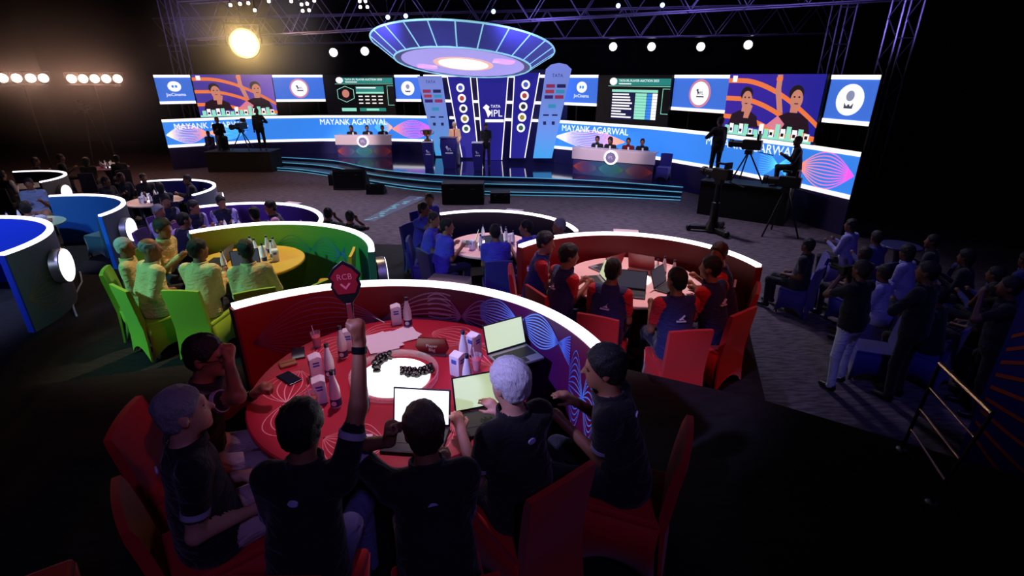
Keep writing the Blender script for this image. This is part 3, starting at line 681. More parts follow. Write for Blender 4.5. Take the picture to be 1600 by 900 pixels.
def board(P, table):
    w, h = P.w, P.h; X = lambda t: (t - .5) * w; Z = lambda t: t * h
    P.plate(ell(X(.23), Z(.87), .052 * w, .075 * h, 20), M_SW, 'round_mark', .006)
    P.rect(X(.25), X(.99), Z(.80), Z(.93), M_TEAL, 'header_bar', .001)
    P.txt('TATA IPL PLAYER AUCTION 2023', X(.31), Z(.885), .036 * w, M_SW, .006, 'LEFT')
    P.rect(X(.31), X(.48), Z(.815), Z(.835), M_SW, 'header_line', .005); P.rect(X(.16), X(.99), Z(.775), Z(.785), M_MINT, 'header_line', .004)
    for a, b, c, d in ((.90, .99, .73, .735), (.90, .905, .25, .735), (.90, .99, .25, .255)): P.rect(X(a), X(b), Z(c), Z(d) + .008, M_MINT, 'frame_line', .004)
    if not table:
        hexa = [(X(.18), Z(.64)), (X(.30), Z(.73)), (X(.42), Z(.64)), (X(.42), Z(.42)), (X(.30), Z(.32)), (X(.18), Z(.42))]
        P.plate(hexa, M_MINT, 'portrait_frame', .002); P.plate([(x * .94 + X(.30) * .06, z * .94 + Z(.525) * .06) for x, z in hexa], M_SBLK, 'portrait_ground', .004)
        P.plate([(X(.22), Z(.40)), (X(.30), Z(.345)), (X(.38), Z(.40)), (X(.34), Z(.46)), (X(.26), Z(.46))], M_SHIRTS, 'shirt_shape', .006)
        P.plate(ell(X(.30), Z(.57), .062 * w, .115 * h, 18), M_HAIRS, 'hair_shape', .006); P.plate(ell(X(.30), Z(.54), .052 * w, .10 * h, 18), M_SKINS, 'face_shape', .008)
        P.rect(X(.45), X(.85), Z(.60), Z(.72), M_TEAL, 'field', .002); P.rect(X(.46), X(.74), Z(.67), Z(.70), M_SW, 'field_line', .004); P.rect(X(.45), X(.85), Z(.54), Z(.585), M_MINT, 'field', .002)
        for r_ in range(3):
            for c_ in range(4): P.rect(X(.48 + .095 * c_), X(.54 + .095 * c_), Z(.46 - .085 * r_), Z(.485 - .085 * r_), M_SW, 'field_line', .004)
        P.rect(X(.22), X(.43), Z(.10), Z(.18), M_MINT, 'field', .002); P.rect(X(.48), X(.86), Z(.10), Z(.18), M_TEAL, 'field', .002); P.rect(X(.58), X(.76), Z(.115), Z(.165), M_MINT, 'field', .004)
    else:
        P.rect(X(.22), X(.84), Z(.66), Z(.71), M_MINT, 'field', .002); P.rect(X(.22), X(.54), Z(.10), Z(.65), M_NAVY, 'field', .001)
        rnd = random.Random(5)
        for r_ in range(9):
            zz = .60 - .058 * r_; P.rect(X(.23), X(.36 + .16 * rnd.random()), Z(zz), Z(zz + .03), M_SW, 'row_line', .004)
            P.rect(X(.55), X(.70), Z(zz - .01), Z(zz + .042), M_MINT, 'row_cell', .002); P.rect(X(.705), X(.77), Z(zz - .01), Z(zz + .042), M_BAND, 'row_cell', .002); P.rect(X(.775), X(.84), Z(zz - .01), Z(zz + .042), M_SW, 'row_cell', .002)
ZA, ZT, ZM, ZL = 2.68, 3.80, 2.08, .93
p = Panel(239, 297, ZA, ZT, 'blue screen with a round white mark left of the leftmost video screen', 0, M_BLUE); p.bars(); jio(p)
M_VID = ramp_mat('video_ground', [(0, (70, 60, 160)), (.5, (70, 40, 150)), (1, (120, 90, 190))], emit=.9); M_VID2 = ramp_mat('video_ground_deep', [(0, (60, 34, 160)), (1, (30, 30, 150))], emit=.9)
def vid_face(P, m):
    mb = MB(); x = P.w / 2 - .01; mb.add([(-x, -.02, .01), (x, -.02, .01), (x, -.02, P.h - .01), (-x, -.02, P.h - .01)], [(0, 1, 2, 3)]); mb.uv = {0: (0, 0), 1: (1, 0), 2: (1, 1), 3: (0, 1)}
    mb.build('display', m, P.o)
p = Panel(299, 424, 2.11, ZT + .02, 'video screen of two men at a table beyond the yellow lamp', .12); vid_face(p, M_VID); video(p)
p = Panel(425, 504, ZA, ZT, 'blue screen with ringed round logo beside the player portrait screen', 0, M_BLUE); p.bars(); round_logo(p, .34, M_PINK, 'ipl')
p = Panel(506, 615, 2.10, ZT, 'black data screen with a hexagonal player portrait', .12, M_SBLK); board(p, False)
p = Panel(616, 656, ZA, ZT, 'narrow blue screen with white disc logo touching the stage portal', 0, M_BLUE); p.bars(); round_logo(p, .30, None, 'mi')
p = Panel(884, 938, ZA, ZT, 'blue screen with a round white mark right beside the sponsor blade', 0, M_BLUE); p.bars(); jio(p)
p = Panel(938, 1054, 2.10, ZT, 'black data screen with a green and white table', .12, M_SBLK); board(p, True)
p = Panel(1055, 1145, ZA, ZT, 'blue screen with ringed round logo beside the green data table', 0, M_BLUE); p.bars(); round_logo(p, .36, M_PINK, 'ipl')
p = Panel(1146, 1299, 2.10, ZT + .03, 'video screen of two men at a table above the camera platform', .12); vid_face(p, M_VID2); video(p)
p = Panel(1301, 1378, ZA, ZT, 'blue screen with large white disc logo at the open end of the screen wall', 0, M_BLUE); p.bars(); round_logo(p, .36, None, 'mi')
# portal bars that run on behind the blades, and the long lower banners
def banner(pts, label):
    root = thing('led_banner', label, 'screen', (pts[0].x, pts[0].y, 0)); segs = []
    for a, b in zip(pts, pts[1:]):
        d = b - a; m = (a + b) / 2 - pts[0]; rz = math.atan2(d.y, d.x); w = d.length; M = Matrix.Translation((m.x, m.y, 0)) @ Matrix.Rotation(rz, 4, 'Z')
        def q(name, mt, y, z0, z1, t=.02):
            mb = MB(); mb.M = M; mb.box((0, y, (z0 + z1) / 2), (w, t, z1 - z0)).build(name, mt, root)
        q('cabinet', M_CAB, .06, ZL, ZM, .1); q('display', M_BAND, 0, ZL + .1, ZM - .1); q('light_bar', M_BAR, -.01, ZL, ZL + .11, .03)
        q('light_bar', M_BAR, -.01, ZM - .11, ZM, .03); q('skirt', mat('blue_skirt', (34, 30, 92), .6, noise=.15, scale=4), .06, 0, ZL, .08)
        segs.append((M, w))
    return root, segs
def seg_pts(xs): return [plan(x) for x in xs]
def wave_on(root, M, x0, x1, zc, amp, cols, nodes=2, n=11, w=.028, ph=0.):
    fn = lambda u, v, l: M @ Vector((u, -.014 - l, zc + v)); waves(fn, n, x0, x1, amp, nodes, cols, w, 44, ph).build('wave_print', M_WAVE, root, fix=False)
CY, OR, MG, PKL, YL = (90, 210, 235), (250, 150, 110), (250, 80, 220), (240, 170, 200), (250, 246, 200)
bl, sg = banner([SCR[0], SCR[1], SCR[2], ground(470, 221, .93).xy, ground(500, 220.4, .93).xy, SCR[4], ground(690, 222, .93).xy], 'long blue banner screen with a player name behind the portrait side desk')
M, w = sg[0]; text('lettering', 'MAYANK AGARWAL', .34, M_SW, bl, sg[0][0] @ Matrix.Translation((w * .62, -.05, ZM - .32)), .002, 'CENTER', .9)
wave_on(bl, sg[0][0], -w / 2 + .05, w * .5, 1.45, .36, [YL, PKL, OR], 1); wave_on(bl, sg[1][0], -sg[1][1] / 2, sg[1][1] * .35, 1.45, .30, [OR, CY, (70, 150, 235)], 1)
M, w = sg[4]; text('lettering', 'MAYANK AGARWAL', .36, M_SW, bl, M @ Matrix.Translation((-w * .015, -.03, ZM - .30)), .002, 'CENTER', .93)
wave_on(bl, M, w * .26, w * .5, 1.55, .28, [(70, 150, 235), CY, OR], 1, ph=PI); M, w = sg[5]; wave_on(bl, M, -w / 2, w * .36, 1.48, .38, [OR, MG, MG], 1)
br, sg = banner([plan(850), SCR[6], ground(985, 243.6, .93).xy, SCR[7], SCR[8], ground(1242, 291, .93).xy, SCR[11]], 'long blue banner screen with a player name behind the camera platform')
M, w = sg[1]; text('lettering', 'MAYANK AGARWAL', .34, M_SW, br, M @ Matrix.Translation((.1, -.03, ZM - .30)), .002, 'CENTER', .95)
wave_on(br, M, -w / 2 + .05, w * .42, 1.42, .34, [YL, PKL, OR], 1)
M, w = sg[4]; text('lettering', 'MAYANK AGARWAL', .36, M_SW, br, M @ Matrix.Translation((-w * .03, -.02, ZM - .28)), .002)
wave_on(br, M, w * .12, w * .5, 1.42, .36, [(70, 150, 235), CY, CY], 1, ph=PI * .5); M, w = sg[5]; wave_on(br, M, -w / 2, w * .48, 1.50, .46, [OR, (250, 120, 170), MG], 1)
# upper portal bars behind the blades
for zz in (ZM - .055, ZA + .05, ZT - .05):
    a, b = (plan(662), plan(878)) if zz > 2.5 else (plan(700), plan(842)); d = b - a; m = (a + b) / 2
    o = MB().box((0, 0, 0), (d.length, .06, .11)).build('light_bar', M_BAR, None, loc=(m.x, m.y, zz), rz=math.atan2(d.y, d.x))
    tag(o, ['lowest', 'middle', 'topmost'][[ZM - .055, ZA + .05, ZT - .05].index(zz)] + ' white light bar running behind the stage portal blades', 'light bar')
a, b = plan(656), plan(884); d = b - a; m = (a + b) / 2; nn = Vector((-d.y, d.x)).normalized() * .42
tag(MB().box((0, 0, 2.0), (d.length, .1, 4.0)).build('portal_backing', mat('portal_navy', (30, 28, 96), .5, noise=.1, scale=3), None, loc=(m.x + nn.x, m.y + nn.y, 0), rz=math.atan2(d.y, d.x)), 'navy backing panel behind the stage portal blades', 'panel')
# blades
M_NVB = glow('blade_navy', (44, 40, 150), .55); M_SPB = ramp_mat('blade_pale', [(0, (70, 170, 235)), (.35, (110, 150, 225)), (1, (124, 140, 214))], emit=.75)
def blade(tl, tr, yt, bl_, br_, yb, Y, label, m, kind, round_top=False):
    A, B, C, D = upright(tl, yt, Y), upright(tr, yt, Y), upright(br_, yb, Y), upright(bl_, yb, Y)
    zb = max(ZS, (C.z + D.z) / 2); cx = (C.x + D.x) / 2; H_ = A.z - zb
    o = thing('stage_tower', label, 'tower', (cx, Y, zb)); loc = lambda p_: (p_.x - cx, p_.z - zb)
    a, b_, c_, d_ = loc(A), loc(B), loc(C), loc(D); d_ = (d_[0], 0); c_ = (c_[0], 0)
    poly = [d_, c_, b_]
    if round_top: poly += [(b_[0] * .8 + a[0] * .2, b_[1] + .16), (b_[0] * .5 + a[0] * .5, b_[1] + .22), (b_[0] * .2 + a[0] * .8, b_[1] + .16)]
    poly.append(a); mb = MB().plate(poly, -.04, .06); n = len(poly)
    mb.uv = {i: (poly[i % n][1] / H_, 0) for i in range(2 * n)}; mb.build('slab', m, o)
    at = lambda s_, t: (d_[0] + (a[0] - d_[0]) * t) * (1 - s_) + (c_[0] + (b_[0] - c_[0]) * t) * s_
    if kind == 'edge':
        for s_ in (0, 1): MB().tube([(at(s_, 0), -.045, .02), (at(s_, 1), -.045, H_)], .022, 6).build('light_edge', M_BAR, o)
    return o, at, H_
def chip(o, x, z, w, h, m, name='sponsor_mark'): MB().plate([(x - w / 2, z - h / 2), (x + w / 2, z - h / 2), (x + w / 2, z + h / 2), (x - w / 2, z + h / 2)], -.046, -.041).build(name, m, o)
cm = [glow('chip_%d' % i, c, .7) for i, c in enumerate(((150, 50, 90), (40, 36, 90), (170, 60, 80), (60, 150, 190), (60, 40, 110)))]
for tl, tr, yt, bl_, br_, yb, Y, lb in ((652, 690, 119, 681, 708, 243, 23.7, 'pale blue sponsor blade beside the trophy plinth'), (853, 893, 108, 833, 862, 247, 21.4, 'pale blue rounded sponsor blade beside the four panel desk')):
    o, at, H_ = blade(tl, tr, yt, bl_, br_, yb, Y, lb, M_SPB, 'plain', tl > 800)
    text('lettering', 'TATA', .17, cm[1], o, Matrix.Translation((at(.5, .93), -.043, H_ * .93)), .001)
    for r_ in range(3):
        for c_ in (0, 1): chip(o, at(.28 + .44 * c_, .84 - .06 * r_), H_ * (.82 - .06 * r_), .34, .13, cm[(r_ * 2 + c_) % 5])
    chip(o, at(.5, .6), H_ * .60, .3, .14, cm[3])
    for c_ in (0, 1): chip(o, at(.3 + .4 * c_, .5), H_ * .50, .22, .06, cm[1]); chip(o, at(.3 + .4 * c_, .41), H_ * .41, .12, .13, cm[1])
crests = [glow('crest_%d' % i, c, .6) for i, c in enumerate(((90, 110, 190), (200, 80, 70), (60, 60, 70), (180, 150, 60), (60, 110, 90)))]
for tl, tr, yt, bl_, br_, yb, Y, lb in ((699, 735, 120, 722, 748, 246, 23.0, 'navy blade with five round team crests behind the speaker lectern'), (804, 843, 114, 797, 820, 247, 22.0, 'navy blade with five round team crests beside the pale rounded blade')):
    o, at, H_ = blade(tl, tr, yt, bl_, br_, yb, Y, lb, M_NVB, 'edge')
    for k in range(5):
        z = H_ * (.87 - .125 * k); x = at(.5, .87 - .125 * k); MB().plate(ell(x, z, .17, .17), -.05, -.041).build('crest_disc', M_SW, o); MB().plate(ell(x, z, .10, .10, 12), -.054, -.049).build('crest_mark', crests[k], o)
o, at, H_ = blade(745, 794, 120, 755, 784, 250, 22.75, 'wide navy centre blade with white league logo', M_NVB, 'edge')
class _P:  # lets the logo painter write on the blade
    pass
bp = _P(); bp.o = o
bp.txt = lambda body, x, z, size, m, lift=0: text('lettering', body, size, m, o, Matrix.Translation((x, -.046, z)), .001)
bp.plate = lambda poly, m, name, lift=0: MB().plate(poly, -.05, -.041).build(name, m, o)
bp.rect = lambda a, b_, c_, d_, m, name, lift=0: bp.plate([(a, c_), (b_, c_), (b_, d_), (a, d_)], m, name)
ipl_mark(bp, .02, H_ * .58, 1.15, M_SW); bp.txt('TATA', .16, H_ * .58 + .26, .16, M_SW)

# ------------------------------------------------------------------ saucer above the stage
S_ = thing('stage_saucer', 'tilted glowing saucer canopy with ribbed rim above the stage', 'canopy', (0, 0, 0))
cx = upright(724, 100, 20.0); S_.location = (cx.x, 20.0, CAM_H + .36); S_.rotation_euler = Euler((math.radians(-10.3), math.radians(3.2), 0)); rD, rT, hT = 2.42, 3.22, .56
M_SAU = glow('saucer_panel', (74, 78, 170), .42); M_RIBC = glow('saucer_rib', (150, 215, 235), .8)
nseg = 24
for k in range(nseg):
    a0, a1 = 2 * PI * k / nseg + .006, 2 * PI * (k + 1) / nseg - .006; vs = []
    for lift in (0, .04):
        for r_, z in ((rD, 0), (rT, hT)):
            for aa in (a0, a1): vs.append(((r_ - lift) * math.cos(aa), (r_ - lift) * math.sin(aa), z + lift))
    MB().add(vs, [(0, 1, 3, 2), (4, 6, 7, 5), (0, 4, 5, 1), (2, 3, 7, 6), (0, 2, 6, 4), (1, 5, 7, 3)]).build('rim_panel', M_SAU, S_)
    a = 2 * PI * k / nseg; MB().tube([(rD * math.cos(a), rD * math.sin(a), 0), (rT * math.cos(a), rT * math.sin(a), hT)], .022, 6).build('rib', M_RIBC, S_)
ring = lambda r_, z, t, nm, m: MB().tube([(r_ * math.cos(2 * PI * k / 72), r_ * math.sin(2 * PI * k / 72), z) for k in range(73)], t, 6).build(nm, m, S_)
ring(rD, 0, .028, 'ring', M_RIBC); ring(rT, hT, .03, 'ring', M_RIBC)
MB().lathe([(rD - .02, .02), (rD - .02, .06)], 64).build('underside_rim', glow('saucer_grey', (92, 92, 140), .5), S_)
MB().lathe([(rD * .9, .0), (rD * .9, .03)], 64).build('underside_disc', glow('saucer_lilac', (176, 164, 240), .85), S_)
MB().lathe([(rD * .44, -.012), (rD * .44, 0)], 48).build('halo', glow('saucer_peach', (250, 190, 170), .9), S_); MB().lathe([(rD * .37, -.02), (rD * .37, -.01)], 48).build('logo_disc', glow('saucer_white', (255, 252, 248), 1.1), S_)
for r0, ph in ((.5, -.5), (.5, 2.6)):
    fn = lambda u, v, l: Vector(((r0 * rD + u) * math.cos(ph + v), (r0 * rD + u) * math.sin(ph + v), -.008)); waves(fn, 9, 0, rD * .36, .26, 1, [(250, 180, 190), (235, 150, 225)], .02, 20).build('wave_print', M_WAVE, S_, fix=False)
tx = text('lettering', 'IPL', .5, glow('saucer_mark', (170, 170, 205), .8), S_, Matrix.Rotation(PI / 2, 4, 'X') @ Matrix.Translation((0, .024, 0)) , .001)
# ------------------------------------------------------------------ booths, tables, chairs
POSES.update({
 'r1': (dict(lean=10, head=(-25, 8, 0), vest=True, rw=(0.06, 0.29, .835), lw=(0.06, 0.29, .835), fat=1.08, hair='full'), .012, False),
 'r2': (dict(lean=14, head=(0, 6, 0), vest=True, rw=(0.14, 0.29, .835), lw=(0.14, 0.29, .835), fat=1.06, hair='short'), .012, False),
 'r3': (dict(lean=12, head=(22, 4, 0), vest=True, rw=(0.12, 0.29, .835), lw=(0.14, 0.29, .835), hair='short'), .012, False),
 'r4': (dict(lean=14, head=(70, 0, 0), vest=True, rw=(0.14, 0.29, .835), lw=(0.16, 0.29, .835), hair='full'), .012, False),
})
BH = 1.05
M_RIM = glow('booth_rim_led', (255, 246, 250), 2.4); M_GREYW = mat('booth_outer_grey', (122, 124, 140), .5, noise=.08, scale=8); M_GOLD = attr_mat('printed_lines', 0., .5); M_LBOX = glow('lightbox_white', (255, 250, 250), 1.6)
M_ALU = mat('brushed_metal', (170, 168, 178), .35, .8)
def arc_pts(R, a0, a1, n): return [(R * math.cos(a0 + (a1 - a0) * k / n), R * math.sin(a0 + (a1 - a0) * k / n)) for k in range(n + 1)]
def arc_mb(r0, r1, a0, a1, z0, z1, n=48):
    mb = MB(); vs = []; fs = []
    for k in range(n + 1):
        a = a0 + (a1 - a0) * k / n
        for r_, z in ((r0, z0), (r1, z0), (r1, z1), (r0, z1)): vs.append((r_ * math.cos(a), r_ * math.sin(a), z))
    for k in range(n):
        for j in range(4): fs.append((4 * k + j, 4 * k + (j + 1) % 4, 4 * (k + 1) + (j + 1) % 4, 4 * (k + 1) + j))
    fs += [(3, 2, 1, 0), (4 * n, 4 * n + 1, 4 * n + 2, 4 * n + 3)]
    mb.add(vs, fs); mb.uv = {i: ((i // 4) / n, 0) for i in range(len(vs))}
    return mb
def booth(label, C, R, p_, d0, d1, stops, end_rgb, lines=None, box_deg=None, disc_deg=25, outer=None):
    """curved partition wall: d0 (left end) and d1 (right end) in degrees"""
    a0, a1 = math.radians(d0), math.radians(d1); o = thing('booth_wall', label, 'partition', (C[0], C[1], p_)); key = label.split()[0] + label.split()[1] + str(len(label)) + label.split()[-1]
    arc_mb(R - .030, R + .038, a0, a1, .0, BH - .03).build('panel', outer or M_GREYW, o, True)
    arc_mb(R - .042, R - .030, a0, a1, .0, BH - .03).build('inner_print', ramp_mat('print_' + key, stops, .45), o, True)
    arc_mb(R - .034, R + .034, a0, a1, BH - .03, BH, 64).build('light_rim', M_RIM, o, True)
    em = mat('booth_end_' + key, end_rgb, .5)
    for a, s in ((a0, 1), (a1, -1)):
        arc_mb(R - .043, R + .039, a, a + .012 * s, 0, BH - .03, 2).build('end_cap', em, o)
    if lines:
        for (u0, u1, zc, amp, nd, n, cols, ph) in lines:
            def fn(u, v, l): a = a0 + (a1 - a0) * u; return Vector(((R - .044 - l) * math.cos(a), (R - .044 - l) * math.sin(a), zc + v))
            waves(fn, n, u0, u1, amp, nd, cols, .011, 60, ph).build('wave_print', M_GOLD, o, fix=False)
    # gold lines on the outer face near the right end
    def fo(u, v, l): a = a1 + u; return Vector(((R + .039 + l) * math.cos(a), (R + .039 + l) * math.sin(a), .42 + v))
    waves(fo, 9, .04, .9, .30, 2, [(190, 150, 80), (200, 140, 90), (120, 120, 160)], .008, 40).build('wave_print', M_GOLD, o, fix=False)
    if disc_deg is not None:
        a = math.radians(disc_deg); rd = R + .038; M4 = Matrix.Translation((rd * math.cos(a), rd * math.sin(a), .62)) @ Matrix.Rotation(a, 4, 'Z') @ Matrix.Rotation(PI / 2, 4, 'Y')
        mb = MB(); mb.M = M4; b = mb.lathe([(.235, 0), (.235, .10), (.225, .11)], 40).build('lightbox', M_ALU, o, True); mb = MB(); mb.M = M4; mb.lathe([(.222, .10), (.222, .118), (.0, .118)], 40).build('diffuser', M_LBOX, b)
    if box_deg is not None:
        a = math.radians(box_deg); mb = MB(); mb.M = Matrix.Rotation(a, 4, 'Z'); mb.box((R + .15, 0, BH - .19), (.20, .34, .34)).build('crest_box', mat('box_white', (232, 214, 226), .5), o, bevel=.008)
    return o
def chair_proto(name, m):
    o = thing(name, name.replace('_', ' '), 'chair')
    # back cover with flared top and arched hem
    mb = MB(); rows = [(.88, -.285, .205, .035), (.82, -.275, .205, .05), (.68, -.255, .20, .055), (.50, -.235, .20, .055), (.40, -.235, .202, .03), (.22, -.245, .212, .02), (.0, -.26, .225, .02)]; nx = 8; vs = []; fs = []
    for z, y, hw, th in rows:
        for side in (1, 0):
            for i in range(nx + 1):
                t = i / nx * 2 - 1; zz = z if z > .05 else .015 + .13 * (1 - t * t) ** 1.0
                vs.append((t * hw, y - th / 2 + side * th - .012 * (1 - t * t) * (z > .5), zz + (.012 * (1 - t * t) if z == .88 else 0)))
    n1 = nx + 1; st = 2 * n1
    for r_ in range(len(rows) - 1):
        for i in range(nx):
            for off in (0, n1): fs.append((r_ * st + off + i, r_ * st + off + i + 1, (r_ + 1) * st + off + i + 1, (r_ + 1) * st + off + i))
        for i in (0, nx): fs.append((r_ * st + i, r_ * st + n1 + i, (r_ + 1) * st + n1 + i, (r_ + 1) * st + i))
    for r_ in (0, len(rows) - 1):
        for i in range(nx): fs.append((r_ * st + i, r_ * st + i + 1, r_ * st + n1 + i + 1, r_ * st + n1 + i))
    mb.add(vs, fs); mb.build('backrest', m, o, True)
    MB().box((0, 0, .43), (.42, .44, .06)).build('seat', m, o, bevel=.02)
    mb = MB(); vs = []; fs = []; P = [(-.21, -.22), (-.21, .22), (.21, .22), (.21, -.22)]; n = 8
    for a, b in zip(P, P[1:]):
        for k in range(n + 1):
            t = k / n; x, y = a[0] + (b[0] - a[0]) * t, a[1] + (b[1] - a[1]) * t; fl = 1.06; hem = .015 + .13 * (1 - (2 * t - 1) ** 2)
            i = len(vs); vs += [(x, y, .42), (x * .96, y * .96, .25), (x * fl, y * fl, hem)]
            if k: fs += [(i - 3, i, i + 1, i - 2), (i - 2, i + 1, i + 2, i - 1)]
    sk = MB().add(vs, fs).build('skirt', m, o, True); sk.modifiers.new('thick', 'SOLIDIFY').thickness = .008
    for x in (-1, 1):
        for y in (-1, 1): MB().tube([(x * .18, y * .2, 0), (x * .17, y * .19, .42)], .013, 6).build('leg', mat('chair_leg_black', (20, 20, 22), .4, .5), o)
    return o
CH = {}
def chair(kind, x, y, z, rz, label, group):
    cols = {'red': (190, 22, 26), 'green': (150, 190, 30), 'yellow': (214, 168, 20), 'blue': (46, 36, 130), 'teal': (20, 92, 96), 'navy': (30, 28, 90), 'violet': (96, 40, 130), 'dark': (24, 22, 60)}  # green is the yellow cover with green light put into its colour
    if kind not in CH:
        CH[kind] = chair_proto('banquet_chair', mat('chair_cover_' + kind, cols[kind], .7, noise=.1, scale=90, sheen=.2, bump=.08)); o = CH[kind]; o.location = (x, y, z); o.rotation_euler = (0, 0, rz); o['label'] = label; o['group'] = group
        return o
    return dup(CH[kind], (x, y, z), rz, label, group)
def round_table(label, C, z, R, rgb, base_rgb, waves_on=False, disc=.2, key=''):
    o = thing('round_table', label, 'table', (C[0], C[1], z)); m = mat('table_top_' + key, rgb, .38, noise=.12, scale=4); b = mat('table_base_' + key, base_rgb, .55, noise=.1, scale=5)
    MB().lathe([(R - .02, .715), (R, .72), (R, .742), (R - .008, .75)], 72).build('tabletop', m, o, True)
    k_ = min(1., R / .9) * .62; MB().lathe([(.34 * k_, 0), (.30 * k_, .05), (.22 * k_, .4), (.42 * k_, .70), (.44 * k_, .716)], 36).build('pedestal', b, o, True)
    if waves_on:
        for a0, s in ((.2, 1), (1.6, 1), (3.0, 1), (4.3, 1)):
            def fn(u, v, l): a = a0 + u; r_ = R * .74 + v; return Vector((r_ * math.cos(a), r_ * math.sin(a), .7505 + l * .3))
            waves(fn, 8, 0, 1.15, R * .19, 2, [(236, 120, 130), (250, 190, 200), (236, 120, 130)], .006, 40).build('wave_print', M_GOLD, o, fix=False)
    return o
M_GLASS = mat('clear_glass', (235, 235, 250), .05, alpha=.22, spec=.8); M_BOT = mat('bottle_frosted', (226, 224, 236), .3, noise=.05); M_CAPN = mat('bottle_cap_navy', (24, 26, 60), .4); M_LABN = mat('bottle_label_navy', (44, 48, 110), .5)
M_CARD = mat('carton_white', (232, 230, 240), .6, noise=.04); M_CARDB = mat('carton_blue_print', (70, 90, 190), .6); M_RED = mat('red_juice', (200, 20, 20), .25); M_AMB = mat('amber_drink', (190, 110, 40), .25)
M_LAP = mat('laptop_dark', (36, 36, 42), .4, .3); M_LAPS = mat('laptop_silver', (150, 150, 160), .35, .7); M_KEY = mat('laptop_keys', (16, 16, 18), .5); M_SCRW = glow('laptop_screen_white', (250, 252, 255), 1.05); M_SCRG = glow('laptop_screen_green', (196, 214, 170), .85); M_SCRD = glow('laptop_screen_dark', (60, 64, 78), .6)
M_PAP = mat('paper_white', (235, 232, 240), .7); M_BEAD = mat('black_bead', (14, 13, 18), .25); M_DISC = glow('lit_table_disc', (255, 255, 255), 2.2); M_PHONE = mat('phone_black', (14, 14, 18), .2); M_LEATH = mat('tan_leather', (150, 104, 60), .5)
def proto(fn):
    c = {}
    def get(loc, rz, label, group, kind=None):
        if kind not in c: c[kind] = fn(kind); o = c[kind]; o.location = loc; o.rotation_euler = (0, 0, rz); o['label'] = label; o['group'] = group; return o
        return dup(c[kind], loc, rz, label, group)
    return get
@proto
def bottle(kind):
    o = thing('water_bottle', 'x', 'bottle'); MB().lathe([(.030, 0), (.033, .008), (.033, .10), (.031, .13), (.014, .205), (.012, .225)], 16).build('body', M_BOT, o, True)
    MB().lathe([(.0338, .012), (.0338, .062)], 16).build('label_band', M_LABN, o); MB().lathe([(.0145, .222), (.0145, .246), (.012, .249)], 12).build('cap', M_CAPN, o)
    MB().plate(ell(0, .037, .016, .016, 12), -.0365, -.034).build('label_mark', M_CARD, o); return o
@proto
def carton(kind):
    o = thing('paper_carton', 'x', 'carton'); MB().plate([(-.04, 0), (.04, 0), (.04, .15), (.015, .165), (-.04, .15)], -.04, .04).build('box', M_CARD, o, bevel=.004)
    for z in (.10, .12): MB().box((0, -.041, z), (.04, .002, .012)).build('print_mark', M_CARDB, o)
    MB().box((-.041, 0, .11), (.002, .04, .03)).build('print_mark', M_CARDB, o); return o
@proto
def drink(kind):
    o = thing('drink_glass', 'x', 'glass'); MB().lathe([(.026, 0), (.036, .12), (.034, .12), (.025, .008), (.0, .008)], 20).build('glass', M_GLASS, o, True)
    MB().lathe([(.0245, .010), (.031, .085)], 20).build('drink', M_RED if kind == 'red' else M_AMB, o, True); MB().tube([(.0, 0, .03), (-.02, .005, .17)], .003, 6).build('straw', M_CARD, o); return o
@proto
def laptop(kind):
    o = thing('laptop', 'x', 'laptop'); w = .33; mc = M_LAPS if kind in ('green', 'redlid') else M_LAP
    MB().box((0, 0, .009), (w, .23, .018)).build('base', mc, o, bevel=.004); MB().box((0, .02, .0187), (w * .9, .12, .002)).build('keyboard', M_KEY, o); MB().box((0, -.075, .0187), (.10, .06, .001)).build('touchpad', M_LAP, o)
    mb = MB(); mb.M = Matrix.Translation((0, .115, .016)) @ Matrix.Rotation(math.radians(-18), 4, 'X'); mb.box((0, .004, .108), (w, .007, .216)); ld = mb.build('lid', mat('lid_red', (110, 16, 24), .4) if kind == 'redlid' else M_LAP, o, bevel=.003)
    mb = MB(); mb.M = Matrix.Translation((0, .115, .016)) @ Matrix.Rotation(math.radians(-18), 4, 'X'); mb.box((0, -.0005, .112), (w * .94, .003, .19)); mb.build('screen', {'white': M_SCRW, 'green': M_SCRG, 'pale': M_SCRG}.get(kind, M_SCRD), ld); return o
@proto
def papers(kind):
    o = thing('paper_sheets', 'x', 'paper'); r = random.Random(2)
    for k in range(3): MB().box((0, 0, .002 + .003 * k), (.21, .297, .002), rz=r.uniform(-.2, .2)).build('sheet', M_PAP, o)
    return o
def beads(pts, z, half, n, label):
    """heap of berries piled along a bent line"""
    mb = MB(); rn = random.Random(n); P = [ground(x, y, z) for x, y in pts]
    for k in range(n):
        t = rn.random(); x = t * (len(P) - 1); i = min(int(x), len(P) - 2); c = P[i].lerp(P[i + 1], x - i); d = (P[i + 1] - P[i]).normalized(); w = half * (.25 + .75 * math.sin(PI * min(1, .15 + t * .8))); s_ = rn.uniform(-1, 1)
        mb.ball((c.x - d.y * w * s_, c.y + d.x * w * s_, z + .013 + rn.random() * .045 * (1 - s_ * s_)), .0145, 6, 0, (1, 1, .9))
    return tag(mb.build('berry_heap', M_BEAD, None, True), label, 'heap', kind='stuff')
